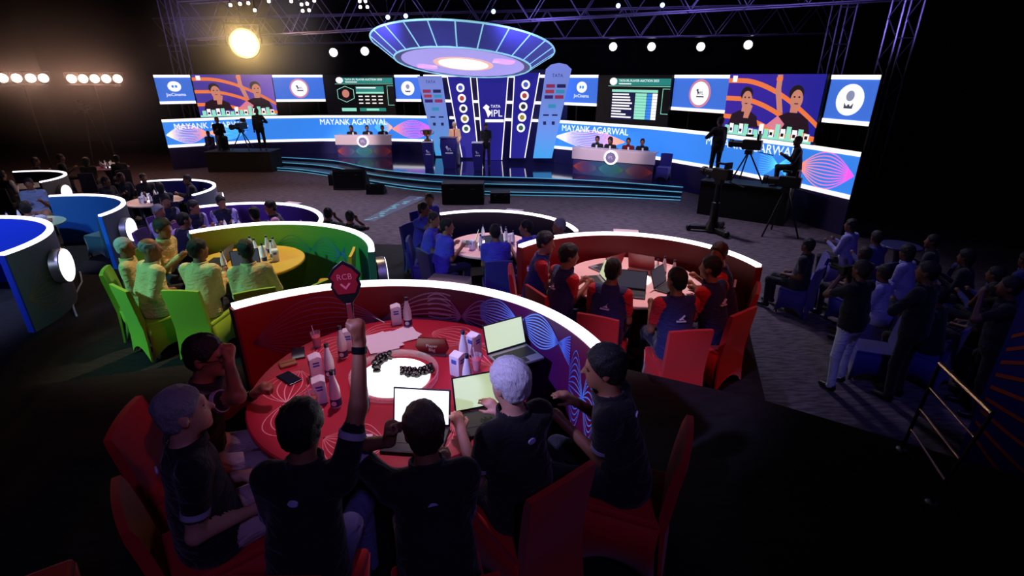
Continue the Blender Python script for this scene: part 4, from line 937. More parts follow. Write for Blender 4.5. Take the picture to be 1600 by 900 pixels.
def lit_tray(C, z, r, label, full=False):
    o = thing('light_tray', label, 'tray', (C[0], C[1], z)); MB().lathe([(r * .80, 0), (r * .80, .012)], 48).build('lit_disc', M_DISC, o)
    if full:
        mb = MB(); n = 48; vs = []; fs = []
        for k in range(n):
            a = 2 * PI * k / n
            for rr, zz in ((r * .99, 0), (r, .05), (r * .975, .05), (r * .965, 0)): vs.append((rr * math.cos(a), rr * math.sin(a), zz))
        for k in range(n):
            for j in range(4): fs.append((4 * k + j, 4 * ((k + 1) % n) + j, 4 * ((k + 1) % n) + (j + 1) % 4, 4 * k + (j + 1) % 4))
        mb.add(vs, fs).build('glass_rim', M_GLASS, o, True)
    return o
def dress_table(C, z, R, words, seed, nb=6, nc=3, laps=((200, 'dark'),), disc=.2, front=-PI / 2):
    """bottles, cartons and laptops spread over a team table"""
    r = random.Random(seed); used = []; g = words
    lit_tray(C, z, disc, 'round lit tray in the middle of the ' + g)
    for deg, kd in laps:
        a = math.radians(deg); rl = max(disc * .8 + .125, R - .325); x, y = C[0] + rl * math.cos(a), C[1] + rl * math.sin(a); used.append((x, y, .21)); laptop((x, y, z + .001), a + PI / 2, ('open %s laptop on the ' % {'dark': 'dark', 'green': 'silver', 'redlid': 'red lidded', 'white': 'bright'}[kd]) + g, 'laptops on the ' + g, kd)
    for k in range(nb + nc):
        for _ in range(40):
            a = r.uniform(0, 2 * PI); rr = r.uniform(disc * .8 + .06, max(disc * .8 + .09, R - .30)); x, y = C[0] + rr * math.cos(a), C[1] + rr * math.sin(a)
            if all(math.hypot(x - u, y - v) > w + .075 for u, v, w in used): break
        else: continue
        used.append((x, y, .04))
        if k < nb: bottle((x, y, z), r.uniform(0, 6), 'white water bottle with navy cap standing on the ' + g, 'bottles on the ' + g)
        else: carton((x, y, z), r.uniform(0, 6), 'white paper carton standing on the ' + g, 'cartons on the ' + g)
TOFF = (.165, .55)
def chair_of(pre, lb):
    w = (pre + lb).split()[:15]
    while w[-1] in ('the', 'a', 'of', 'in', 'with', 'at', 'by', 'and', 'his', 'its', 'to', 'before', 'behind', 'beside', 'over', 'an', 'two', 'near'): w.pop()
    return ' '.join(w)
# ------------------------------------------------------------------ the near red table
P1 = 1.2; C1 = (-.94, 2.325); T1 = (-.775, 2.90); Z1 = P1 + .75
LNR = [(.02, .50, .72, .26, 1.6, 12, [(150, 50, 70), (150, 90, 130), (190, 160, 200)], 0.), (.44, .60, .80, .17, 1.3, 9, [(190, 160, 210), (120, 110, 190)], .9),
       (.58, .86, .88, .13, 2.2, 11, [(90, 110, 210), (120, 180, 255), (130, 190, 255), (90, 120, 230)], .4), (.86, .995, .62, .30, 2.2, 13, [(80, 100, 200), (110, 170, 250), (130, 190, 255), (110, 160, 245)], .4)]
booth('long red and purple curved booth wall printed with fine wave lines', C1, 1.55, P1, 135.5, 10, [(0, (170, 8, 14)), (.3, (130, 8, 22)), (.5, (92, 14, 66)), (.8, (74, 16, 84)), (1, (120, 12, 30))], (120, 20, 34), LNR, 76, 25)
round_table('large red round table with wave print and a glass tray', T1, P1, .895, (178, 34, 58), (120, 10, 16), True, key='near')
lit_tray(T1, Z1 + .001, .29, 'large lit white disc tray with a clear glass rim', True)
beads(((612, 560), (602, 562), (592, 567), (587, 575), (590, 584)), Z1 + .0165, .034, 110, 'curved heap of black berries beside the folded papers'); beads(((628, 585), (645, 587), (658, 586), (670, 582), (676, 580)), Z1 + .0165, .034, 170, 'curved heap of black berries lying on the lit white disc')
g = 'near red table'
for x, y in ((638, 509), (537, 558), (517, 588), (526, 634), (570, 636), (725, 566), (731, 606)):
    q = ground(x, y, Z1); bottle((q.x, q.y, Z1), 0, 'white water bottle with navy cap on the near red table', 'bottles on the near red table')
for x, y, a in ((620, 505, .3), (547, 545, .2), (496, 588, .5), (502, 626, .4), (741, 552, .9), (716, 584, 1.0)):
    q = ground(x, y, Z1); carton((q.x, q.y, Z1), a, 'white paper carton with blue print on the near red table', 'cartons on the near red table')
for x, y, kd, lb in ((496, 542, 'red', 'tall glass of red juice with straw beside the berry heap'), (745, 578, 'red', 'glass of red juice with straw beside the silver laptop'), (490, 640, 'amber', 'glass of amber drink with straw on the near red table')):
    q = ground(x, y, Z1); drink((q.x, q.y, Z1), 0, lb, 'drinks on the near red table', kd)
for x, y, rz, kd, lb in ((806, 560, .55, 'green', 'open silver laptop with a pale green chart in front of the turned man'), (650, 690, -.10, 'white', 'open laptop with glowing white screen near the leaning man'), (762, 660, .32, 'green', 'open laptop with pale green screen by the white haired man')):
    q = ground(x, y, Z1); laptop((q.x, q.y, Z1 + .001), rz, lb, 'laptops on the near red table', kd if kd != 'green' or x > 780 else 'pale')
q = ground(622, 527, Z1); papers((q.x, q.y, Z1), -.9, 'white paper sheets beside the lit disc tray', 'papers'); q = ground(596, 538, Z1); papers((q.x, q.y, Z1 + .012), .6, 'crumpled white paper sheets beside the black berries', 'papers')
q = ground(561, 694, Z1); nb_ = thing('notepad', 'white notepad with a black pen near the table edge', 'notepad', (q.x, q.y, Z1), .05); MB().box((0, 0, .004), (.12, .15, .008)).build('pages', M_PAP, nb_, bevel=.002); MB().tube([(-.01, -.05, .012), (.03, .05, .012)], .005, 8).build('pen', M_PHONE, nb_)
q = ground(613, 694, Z1); tag(MB().tube([(0, -.07, .005), (.012, .07, .005)], .005, 8).build('pen', M_PHONE, None, True, loc=(q.x, q.y, Z1)), 'black pen beside the white screen laptop', 'pen')
q = ground(594, 500, Z1); tag(MB().tube([(-.07, .05, .005), (.05, -.06, .005)], .005, 8).build('pen', M_PAP, None, True, loc=(q.x, q.y, Z1)), 'white pen behind the berry heap near the booth wall', 'pen')
q = ground(450, 570, Z1); ph = thing('leather_wallet', 'tan leather wallet under the hand of the man with glasses', 'wallet', (q.x, q.y, Z1), .6); MB().box((0, 0, .01), (.11, .08, .02)).build('cover', M_LEATH, ph, bevel=.006); MB().box((0, .0, .021), (.10, .004, .002)).build('stitch', M_PHONE, ph)
for x, y, a, lb in ((466, 553, .4, 'black phone lying beside the tan wallet'), (452, 592, .9, 'black tablet lying in front of the man with glasses')):
    q = ground(x, y, Z1); o = thing('phone', lb, 'phone', (q.x, q.y, Z1), a); MB().box((0, 0, .005), (.09, .17, .01)).build('body', M_PHONE, o, bevel=.003); MB().box((0, 0, .0105), (.08, .15, .001)).build('screen', mat('phone_glass', (30, 34, 50), .1), o)
q = ground(676, 552, Z1); o = thing('name_plaque', 'dark red shield shaped plaque lettered Player Bag', 'plaque', (q.x, q.y, Z1), -.15)
MB().plate([(-.09, 0), (.09, 0), (.125, .05), (.10, .125), (-.10, .125), (-.125, .05)], -.012, .012).build('plate', mat('plaque_red', (120, 20, 36), .25), o, bevel=.003)
text('lettering', 'Player', .034, M_PAP, o, Matrix.Translation((0, -.0135, .066)), .0005); text('lettering', 'Bag', .034, M_PAP, o, Matrix.Translation((0, -.0135, .034)), .0005); MB().box((0, 0, .004), (.20, .07, .008)).build('foot', M_GLASS, o)
NAVYT = cloth('near_black_polo', (18, 13, 20)); KHAKI = cloth('khaki', (150, 130, 112)); DENIM = cloth('blue_grey_trousers', (96, 98, 150)); DARKT = cloth('dark_trousers', (24, 24, 32)); STRIPE = cloth('pale_trousers', (190, 160, 165))
NEAR = [(326, 562, 'n1', -12, 'b', 'k', 'balding man in dark polo with glasses resting chin on fist', STRIPE),
        (309, 640, 'n2', -16, 'c', 'g', 'grey haired man in dark polo gazing across the red table', STRIPE),
        (452, 657, 'n3', 6, 'b', 'k', 'dark haired man in dark polo raising a bidding paddle', DENIM),
        (690, 645, 'n4', -4, 'b', 'n', 'dark haired man in dark polo leaning over the bright laptop', DARKT),
        (800, 606, 'n5', -6, 'c', 'w', 'white haired man in dark polo at the pale laptop', DARKT),
        (898, 560, 'n6', 4, 'b', 'k', 'dark haired man in dark polo turned to the silver laptop', DARKT)]
NP = []
for (x, y, key, off, sk, hr, lb, tr), (loc, rz) in zip(NEAR, seats([r__[:3] for r__ in NEAR], P1, T1, .92, (C1, 1.55, 135.5, 10), [r__[3] for r__ in NEAR], gap=.585, endr=.34)):
    r_ = person(lb, key, loc, rz, NAVYT, tr, sk, hr); NP.append(r_)
    short = ' '.join(lb.split()[:5]); chair('red', *(loc + Matrix.Rotation(rz, 3, 'Z') @ Vector((0, -.055, 0))), rz, chair_of('red covered chair of the ', lb.replace(' in dark polo', '')), 'red chairs at the near red table')
    # collar mark on the back of the polo
    L = fig(key); c_ = L['P'] + L['u'] * .44 - np.array([0, .125, 0]); tag_me = MB().plate(ell(0, 0, .022, .016, 14), -.004, .004); tag_me.build('collar_mark', mat('collar_white', (190, 190, 235), .6), r_, loc=tuple(c_))
    for sgn in (1, -1):
        E_ = L['pose'][('rw' if sgn > 0 else 'lw') + '_E']; S0 = L['P'] + L['u'] * .46 + np.array([.168 * sgn, 0, 0]); mb = MB().tube([S0 + (E_ - S0) * .56, S0 + (E_ - S0) * .655], .0600, 16); mb.build('sleeve_band', mat('cuff_pale', (170, 160, 185), .7), r_, True)
# glasses of the first man
L = fig('n1'); Rm = Matrix([list(r__) for r__ in L['R']]).to_4x4(); Mh = Matrix.Translation(Vector(L['HC'])) @ Rm; mb = MB(); mb.M = Mh
for sx in (1, -1):
    mb.tube([(sx * .036 + .024 * math.cos(t), .098, .004 + .019 * math.sin(t)) for t in [2 * PI * k / 14 for k in range(15)]], .0028, 6); mb.tube([(sx * .06, .098, .008), (sx * .082, .06, .01), (sx * .083, -.01, .004)], .0028, 6)
mb.tube([(-.012, .099, .006), (.012, .099, .006)], .0028, 6); mb.build('glasses', M_PHONE, NP[0], True)
# watches
for i, kk in ((2, 'rw'), (0, 'lw')):
    L = fig(NEAR[i][2]); a, b = L['pose'][kk + '_E'], L['pose'][kk + '_pos']; d = (b - a) / np.linalg.norm(b - a); MB().tube([b - d * .055, b - d * .025], .034, 18).build('wristwatch', M_PHONE, NP[i], True)
# bidding paddle in the raised hand
L = fig('n3'); wr = L['pose']['rw_pos']; Rz = Matrix.Rotation(NP[2].rotation_euler.z, 3, 'Z'); hw = NP[2].location + Rz @ Vector(wr + np.array([-.025, .012, .07]))
hex_ = [(-.014, .10), (.014, .10), (.018, .150), (.045, .180), (.066, .225), (.058, .25), (.074, .272), (.044, .31), (.0, .338), (-.044, .31), (-.074, .272), (-.058, .25), (-.066, .225), (-.045, .180), (-.018, .150)]
o = thing('bidding_paddle', 'maroon shield shaped bidding paddle with black border held up', 'paddle', hw - Vector((0, 0, .05)), .12); o.rotation_euler = (math.radians(-14), math.radians(-5), .1)
MB().plate(hex_, -.006, .006).build('border', mat('paddle_black', (16, 12, 14), .3), o, bevel=.002); MB().plate([(x * .82, .245 + (z - .245) * .82) for x, z in hex_ if z > .16], -.008, .008).build('face', mat('paddle_maroon', (120, 14, 26), .35), o)
MB().box((0, 0, .04), (.026, .016, .22)).build('handle', mat('paddle_handle', (110, 30, 36), .4), o, bevel=.004); text('lettering', 'RCB', .036, mat('paddle_print', (190, 90, 100), .5), o, Matrix.Translation((0, -.009, .265)), .0005); MB().plate([(-.024, .235), (0, .21), (.024, .235), (.016, .239), (0, .222), (-.016, .239)], -.0095, -.0082).build('crest_mark', MATS['paddle_print'], o)
q = ground(-5, 870, P1 + .93); chair('red', q.x - .25, q.y + .1, P1, -1.0, 'red covered chair standing apart on the dark tier away from the table', 'red chairs at the near red table')

# ------------------------------------------------------------------ the other booths
def tc(C, k=1.): return (C[0] + TOFF[0] * k, C[1] + TOFF[1] * k)
C2 = (1.27, 5.13); P2 = .8; T2 = tc(C2, 1.)
booth('dark red curved booth wall around the table of laptops', C2, 1.5, P2, 141, 9, [(0, (170, 14, 18)), (.4, (110, 8, 18)), (1, (104, 10, 20))], (130, 20, 30), None, 80, 25)
round_table('pale pink round table inside the dark red booth', T2, P2, .80, (236, 188, 180), (120, 14, 20), False, key='pink')
dress_table(T2, P2 + .75, .80, 'pale pink table', 4, 5, 4, ((190, 'green'), (255, 'dark'), (320, 'dark'), (125, 'redlid'), (60, 'redlid')), .27)
NV = cloth('navy_shirt', (24, 28, 84)); RS = cloth('red_sleeve', (190, 20, 26)); DT = cloth('navy_trousers', (22, 24, 54))
A2 = (T2[0], T2[1])
R_2 = ((856, 380, 'r1', 5, 'k', 'man in navy shirt with red sleeves at the left end of the dark red booth'), (903, 394, 'r1', 0, 'k', 'bearded man in navy and red shirt holding a phone'), (958, 422, 'r2', 0, 'k', 'man in navy and red shirt with marked back before two laptops'),
                               (1057, 437, 'r3', 0, 'k', 'man in navy and red shirt hidden behind a raised dark laptop'), (1113, 413, 'r3', 0, 'k', 'short haired man in navy and red shirt beside the wall end'), (1145, 397, 'r4', 0, 'n', 'curly haired man in red shirt turning to his neighbour'))
for (x, y, key, off, hr, lb), (loc, rz) in zip(R_2, seats([r__[:3] for r__ in R_2], P2, A2, .80, (C2, 1.5, 141, 9))):
    r_ = person(lb, key, loc, rz, NV, DT, 'b', hr, RS)
    L = fig(key); c_ = L['P'] + L['u'] * .36 - np.array([0, .135, 0]); mb = MB(); mb.plate([(-.02, 0), (.0, .012), (.03, .045), (.012, .018), (.025, .0), (.002, .004)], -.012, .012); mb.build('back_mark', mat('back_print', (200, 200, 220), .6), r_, loc=tuple(c_)); MB().box((0, 0, -.018), (.09, .024, .009)).build('back_line', MATS['back_print'], r_, loc=tuple(c_))
    chair('red', *(loc + Matrix.Rotation(rz, 3, 'Z') @ Vector((0, -.055, 0))), rz, chair_of('red covered chair of the ', lb), 'red chairs in the dark red booth')
C4 = (-3.235, 5.6); P4 = .8; T4 = (-3.45, 6.30)
GW = [(.30, .66, .66, .20, 2.2, 9, [(60, 120, 60), (70, 150, 120), (60, 120, 200)], 0.), (.80, .99, .55, .22, 2, 9, [(60, 110, 220), (90, 120, 200)], 0.)]
booth('green and yellow curved booth wall around the yellow table', C4, 1.56, P4, 136, 11, [(0, (170, 150, 20)), (.3, (120, 160, 40)), (.55, (60, 150, 60)), (.85, (50, 140, 80)), (1, (50, 120, 140))], (60, 120, 90), GW, None, 20)  # green light is put into the print colours of this yellow wall
round_table('yellow round table inside the green tinted booth', T4, P4, .70, (226, 180, 70), (226, 150, 10), False, key='yellow')
dress_table(T4, P4 + .75, .70, 'yellow table', 9, 7, 3, ((186, 'dark'), (294, 'dark')), .18)
YB = cloth('yellow_blazer', (226, 202, 140)); TR4 = cloth('navy_slacks', (20, 22, 50))
R_4 = ((199, 384, 'y1', 0, 'b', 'w', 'white haired man in yellow blazer leaning far back'), (238, 389, 'y2', 0, 'b', 'g', 'bearded grey man in yellow blazer with hands on lap'), (262, 356, 'y3', 0, 'b', 'k', 'dark haired man in yellow blazer reaching over the table'),
                                   (318, 384, 'y4', 0, 'b', 'k', 'short haired man in yellow blazer before the dark laptop'), (384, 391, 'y5', 0, 'd', 'k', 'dark haired man in yellow blazer facing an open laptop'))
for (x, y, key, off, sk, hr, lb), (loc, rz) in zip(R_4, seats([r__[:3] for r__ in R_4], P4, T4, .74, (C4, 1.56, 136, 11), scales=[.93, 1, 1, 1, 1])):
    sc_ = .93 if key == 'y1' else 1.;  person(lb, key, loc, rz, YB, TR4, sk, hr, scale=sc_)
    chair('green', *(loc + Matrix.Rotation(rz, 3, 'Z') @ Vector((0, -.055, 0))), rz, chair_of('green tinted yellow chair of the ', lb), 'green tinted chairs at the yellow table')
for x, y, lb in ((487, 415, 'empty green tinted yellow chair near the open end of the green tinted booth'),):
    q = ground(x, y, P4 + .95); rz = face_rz((T4[0] - q.x, T4[1] - q.y)); chair('green', q.x + .02, q.y - .12, P4, rz, lb, 'green tinted chairs at the yellow table')
chair('yellow', -2.36, 6.28, P4, PI / 2 + .15, 'empty golden yellow chair beside the green wall end', 'golden chairs at the yellow table')
C3 = (-.49, 7.91); P3 = .4; T3 = tc(C3, .7)
booth('dark navy curved booth wall around the table of blue shirts', C3, 1.56, P3, 122, 8, [(0, (24, 16, 50)), (1, (16, 14, 44))], (30, 26, 80), None, 72, 25)
round_table('salmon round table inside the dark navy booth', T3, P3, .70, (236, 186, 180), (30, 26, 60), False, key='salmon')
dress_table(T3, P3 + .75, .70, 'salmon table', 12, 7, 3, ((180, 'green'), (292, 'dark')), .25)
BS = cloth('blue_shirt', (70, 60, 190)); BT = cloth('dark_blue_trousers', (22, 22, 60)); BP = cloth('pale_blue_shirt', (170, 160, 220))
R_3 = ((671, 311, 's2', 0, 'k', 'man in blue shirt sitting farthest behind along the navy booth'), (686, 322, 's5', 0, 'k', 'man in blue shirt with hand to his mouth'), (681, 344, 's2', 0, 'k', 'man in blue shirt at the lower left of the salmon table'),
                               (708, 350, 's2', 0, 'k', 'man in blue shirt before the silver laptop'), (771, 356, 's1', 0, 'k', 'man in blue shirt with his back squarely turned'), (822, 352, 's3', 0, 'k', 'man in blue shirt beside the pale box and wall'), (867, 351, 's3', 0, 'g', 'grey haired man in pale blue shirt by the navy wall'))
for (x, y, key, off, hr, lb), (loc, rz) in zip(R_3, seats([r__[:3] for r__ in R_3], P3, T3, .70, (C3, 1.56, 122, 8))):
    person(lb, key, loc, rz, BP if hr == 'g' else BS, BT, 'b', hr)
    chair('navy' if x in (708,) else 'blue', *(loc + Matrix.Rotation(rz, 3, 'Z') @ Vector((0, -.055, 0))), rz, chair_of('blue covered chair of the ', lb), 'blue chairs in the navy booth')
C5 = (-5.06, 8.35); P5 = .4; T5 = (-5.1, 8.85)
booth('purple curved booth wall behind the green booth', C5, 1.75, P5, 130, -4, [(0, (110, 60, 160)), (1, (60, 44, 170))], (90, 60, 160), None, 70, 25)
round_table('white round table inside the purple booth', T5, P5, .55, (206, 180, 214), (60, 40, 110), False, key='white')
dress_table(T5, P5 + .75, .55, 'white table', 15, 8, 5, ((220, 'dark'),), .2)
VT = cloth('navy_vest', (24, 26, 58)); PS = cloth('pink_sleeve', (230, 170, 210)); LV = cloth('lavender_sleeve', (180, 170, 230))
R_5 = ((263, 328, 'v1', 'g', LV, 'grey haired man in navy vest and lavender shirt'), (281, 313, 'v1', 'k', LV, 'man in navy vest half hidden beside the grey haired man'), (300, 324, 'v2', 'k', LV, 'tall dark haired man in navy vest looking down'), (317, 336, 'v1', 'k', PS, 'man in navy vest and pink shirt with back turned'),
                              (344, 308, 'v2', 'k', LV, 'young man in navy vest with a lanyard'), (380, 329, 'v1', 'k', PS, 'man in navy vest behind the green wall rim'), (416, 326, 'v2', 'k', PS, 'man in navy vest at the right of the white table'))
for (x, y, key, hr, sl, lb), (loc, rz) in zip(R_5, seats([r__[:3] for r__ in R_5], P5, T5, .60, (C5, 1.75, 130, -4))):
    person(lb, key, loc, rz, VT, DT, 'b', hr, sl)
    chair('violet', *(loc + Matrix.Rotation(rz, 3, 'Z') @ Vector((0, -.055, 0))), rz, chair_of('violet covered chair of the ', lb), 'violet chairs in the purple booth')
C6 = (-9.43, 13.15); P6 = 0.; T6 = tc(C6, .27)
booth('dark blue curved booth wall near the floor platform', C6, 1.55, P6, 128, -18, [(0, (20, 24, 90)), (1, (34, 40, 150))], (60, 60, 130), None, None, 25)
round_table('cream round table inside the dark blue booth', T6, P6, .66, (220, 190, 180), (30, 26, 60), False, key='cream')
dress_table(T6, P6 + .75, .66, 'cream table', 18, 10, 4, (), .2)
DK = cloth('dark_suit', (22, 20, 30)); DB = cloth('dark_blue_shirt', (30, 30, 80))
R_6 = ((166, 283, 'd1', 'man in dark suit at the far side of the cream table'), (191, 277, 'd1', 'dark clothed person beside the man in dark suit'), (223, 272, 'd1', 'dark haired man behind the bottles of the cream table'), (236, 287, 'd2', 'long haired person in dark top at the cream table'), (282, 281, 'd1', 'man in black jacket by the dark blue wall'))
for (x, y, key, lb), (loc, rz) in zip(R_6, seats([r__[:3] for r__ in R_6], P6, T6, .66, (C6, 1.55, 128, -18))):
    person(lb, key, loc, rz, DK, DK, 'd', 'k'); chair('dark', *(loc + Matrix.Rotation(rz, 3, 'Z') @ Vector((0, -.055, 0))), rz, chair_of('dark blue covered chair of the ', lb), 'dark chairs in the dark blue booth')
C7 = (-9.16, 9.2); P7 = .4; T7 = (C7[0] - .25, C7[1] + .35)
booth('light blue curved booth wall with bright round lightbox', C7, 1.66, P7, 112, -3, [(0, (40, 120, 190)), (1, (30, 100, 170))], (30, 130, 220), None, None, 14)
round_table('teal round table inside the light blue booth', T7, P7, .66, (120, 170, 160), (30, 80, 90), False, key='teal')
dress_table(T7, P7 + .75, .66, 'teal table', 21, 4, 2, ((40, 'dark'),), .15)
WS = cloth('white_shirt', (214, 214, 236)); BL = cloth('light_blue_shirt', (150, 170, 215))
R_7 = ((45, 287, 's1', 'man in pale blue shirt facing the hall across the teal table', BL), (40, 325, 's4', 'man in white shirt sitting sideways on a teal chair', WS), (4, 318, 's2', 'man in white shirt at the edge of the teal table', WS))
for (x, y, key, lb, sh), (loc, rz) in zip(R_7, seats([r__[:3] for r__ in R_7], P7, T7, .66, (C7, 1.66, 112, -3))):
    person(lb, key, loc, rz, sh, cloth('beige_trousers', (190, 140, 120)), 'b', 'k'); chair('teal', *(loc + Matrix.Rotation(rz, 3, 'Z') @ Vector((0, -.055, 0))), rz, chair_of('teal covered chair of the ', lb), 'teal chairs in the light blue booth')
q = ground(148, 328, P7 + .95); chair('teal', q.x - .05, q.y + .05, P7, 1.35, 'empty teal covered chair inside the light blue wall end', 'teal chairs in the light blue booth')
C8 = (-7.7, 5.85); P8 = .8
booth('royal blue curved booth wall with the largest round lightbox', C8, 1.65, P8, 150, -3, [(0, (30, 70, 220)), (1, (36, 80, 235))], (36, 70, 220), None, None, 22)
T8 = tc(C8); round_table('blue round table inside the royal blue booth', (T8[0] - .5, T8[1] - .1), P8, .8, (60, 80, 190), (30, 30, 90), False, key='royal')
q = ground(2, 408, P8 + .9); chair('navy', -7.0, 5.2, P8, .3, 'navy covered chair inside the royal blue booth', 'chairs in the royal blue booth')
C9 = (-14.66, 14.67); P9 = 0.; T9 = tc(C9)
booth('grey curved booth wall at the far side of the hall', C9, 1.5, P9, 120, -12, [(0, (24, 24, 70)), (1, (30, 30, 90))], (110, 110, 130), None, None, 8)
round_table('dark round table inside the grey booth', T9, P9, .6, (70, 70, 110), (30, 30, 50), False, key='grey')
loc, rz = seats([(8, 272, 'v1')], P9, T9, .6, (C9, 1.5, 120, -12))[0]; person('person in navy vest and white sleeves at the grey booth', 'v1', loc, rz, VT, DT, 'b', 'k', WS); chair('dark', *(loc + Matrix.Rotation(rz, 3, 'Z') @ Vector((0, -.055, 0))), rz, 'dark blue covered chair at the grey booth', 'dark chairs at the grey booth')
q = ground(150, 266, .75); T10 = (q.x, q.y + .6); round_table('far purple round table before the black drape', T10, 0, .62, (120, 80, 120), (30, 26, 60), False, key='far'); dress_table(T10, .75, .62, 'far purple table', 30, 6, 4, (), .12)
for k, (x, y) in enumerate(((56, 252), (95, 246), (135, 252), (182, 248))):
    loc, rz = seats([(*q_, 'd2' if i_ % 2 == 0 else 'd1') for i_, q_ in enumerate(((56, 252), (95, 246), (135, 252), (182, 248)))], 0, T10, .62)[k]; person(['person in dark suit at the far purple table with a lanyard', 'standing height dark figure behind the far purple table', 'long haired person in dark top at the far purple table', 'dark suited person at the end of the far purple table'][k], 'd1' if k % 2 else 'd2', loc, rz, DK, DK, 'd', 'k')
    chair('dark', *(loc + Matrix.Rotation(rz, 3, 'Z') @ Vector((0, -.055, 0))), rz, 'dark blue covered chair at the far purple table', 'chairs at the far purple table')
# ------------------------------------------------------------------ stage furniture and people
M_DESKW = mat('desk_white', (226, 206, 214), .4, noise=.03); M_DESKL = ramp_mat('desk_print', [(0, (70, 50, 110)), (.5, (60, 110, 140)), (1, (96, 46, 80))], .3)
def desk(a, b, label, bend=.12):
    a, b = Vector(a), Vector(b); d = b - a; w = d.length; o = thing('panel_desk', label, 'desk', ((a.x + b.x) / 2, (a.y + b.y) / 2, ZS), math.atan2(d.y, d.x)); n = 20
    def curve(y0, y1, z0, z1, name, m, ww):
        mb = MB(); vs = []; fs = []
        for k in range(n + 1):
            t = k / n * 2 - 1; x = t * ww / 2; yb = bend * t * t
            vs += [(x, y0 + yb, z0), (x, y1 + yb, z0), (x, y1 + yb, z1), (x, y0 + yb, z1)]
            if k:
                i = 4 * k
                for j in range(4): fs.append((i - 4 + j, i + j, i + (j + 1) % 4, i - 4 + (j + 1) % 4))
        fs += [(0, 1, 2, 3), (4 * n + 3, 4 * n + 2, 4 * n + 1, 4 * n)]; mb.add(vs, fs); mb.uv = {i: ((i // 4) / n, 0) for i in range(len(vs))}; return mb.build(name, m, o, True)
    curve(0, .40, .92, .96, 'worktop', M_DESKW, w + .1); curve(-.02, .06, .55, .92, 'fascia', M_DESKW, w + .08); curve(.02, .08, 0, .55, 'front_panel', M_DESKL, w)
    fn = lambda u, v, l: Vector((u, .018 - l + bend * (2 * u / w) ** 2, .27 + v)); waves(fn, 10, -w / 2, w / 2, .2, 3, [(210, 90, 60), (120, 60, 120), (60, 150, 160), (60, 140, 110), (150, 60, 90), (220, 90, 60)], .016, 60).build('wave_print', M_GOLD, o, fix=False)
    mb = MB(); mb.plate(ell(0, .70, .25, .25), -.05, -.02); mb.build('crest_ring', glow('desk_ring', (255, 250, 250), 1.3), o); MB().plate(ell(0, .70, .19, .19), -.06, -.05).build('crest_disc', mat('crest_grey', (150, 140, 180), .5), o); text('lettering', 'IPL', .16, M_CARD, o, Matrix.Translation((0, -.062, .70)), .002)
    return o
def behind(o, x, y):  # a point behind a desk
    return o.matrix_basis @ Vector((x, y, 0))
dl = desk(ground(528, 246, ZS).xy, ground(612, 246, ZS).xy, 'curved white panel desk with a glowing crest before three panelists', .05)
dr = desk(ground(893, 271, ZS).xy, ground(1017, 283, ZS).xy, 'curved white panel desk with a glowing crest before four panelists', .08)
SUIT = cloth('black_suit', (18, 17, 22)); GRN = cloth('dark_green_top', (14, 30, 34)); MRN = cloth('maroon_jacket', (110, 16, 22)); CRM = cloth('cream_blazer', (232, 190, 160)); LTT = cloth('pale_slacks', (206, 210, 226))
for o, xs, ws in ((dl, (-.66, .05, .75), (('d2', SUIT, 'long haired panelist in black beside the papers at the three person desk'), ('d1', SUIT, 'dark suited panelist in the middle of the three person desk'), ('d1', SUIT, 'dark suited panelist at the portal side of the three person desk'))),
                  (dr, (-.86, -.34, .34, .86), (('d1', GRN, 'panelist in dark green with white scarf at the four person desk'), ('d2', SUIT, 'panelist in black turned sideways at the four person desk'), ('d1', MRN, 'panelist in maroon jacket at the four person desk'), ('d1', SUIT, 'panelist in grey suit at the end of the four person desk')))):
    for x, (key, sh, lb) in zip(xs, ws):
        yb_ = .70 if o is dl else .80; p_ = behind(o, x, yb_); rz = o.rotation_euler.z + PI; person(lb, key, (p_.x, p_.y, ZS), rz, sh, SUIT, 'b', 'k'); p2 = behind(o, x, yb_ + .055)
        chair('blue', p2.x, p2.y, ZS, rz, chair_of('blue covered chair of the ', lb), 'chairs behind the panel desks')
        q = behind(o, x + .18, .25); tag(MB().lathe([(.03, 0), (.035, .1), (.034, .11)], 12).build('cup', M_CARD, None, True, loc=(q.x, q.y, ZS + .96)), chair_of('white paper cup in front of the ', lb), 'cup')
p_ = behind(dr, 1.80, .42); chair('blue', p_.x, p_.y, ZS, dr.rotation_euler.z + PI, 'empty blue covered chair at the open end of the four person desk', 'chairs behind the panel desks')
M_LECT = mat('lectern_navy', (40, 36, 110), .35, noise=.06)
def lectern(px, py, s, w, label, big):
    q = ground(px, py, ZS); o = thing('lectern', label, 'lectern', q); h = 1.14 * s
    MB().plate([(-w * .34, 0), (w * .34, 0), (w * .5, h * .72), (w * .46, h * .96), (-w * .46, h * .96), (-w * .5, h * .72)], -.18, .18).build('body', M_LECT, o, bevel=.01)
    MB().box((0, 0, h * .98), (w * 1.02, .42, .035)).build('top', mat('lectern_top', (210, 214, 226), .3) if not big else M_LECT, o, bevel=.006)
    k = .5 * w; z = h * .62; text('lettering', 'IPL', .34 * k * 1.4, M_CARD, o, Matrix.Translation((.1 * k, -.184, z)), .002)
    MB().plate([(-.34 * k, z + .3 * k), (-.2 * k, z + .46 * k), (-.06 * k, z + .3 * k), (-.14 * k, z - .05 * k)], -.184, -.181).build('batsman_mark', M_CARD, o); MB().box((.05 * k, -.182, z - .4 * k), (.9 * k, .004, .14 * k)).build('name_bar', M_CARD, o)
    return o, q, h
lectern(671, 263, .92, .42, 'slim navy plinth carrying the golden trophy', False)
o, q, h = lectern(703, 263, 1.06, .66, 'tall navy lectern with white logo before the speaker in cream', True); LQ = q
lectern(747, 266, .94, .42, 'slim navy lectern before the man in the black suit', False)
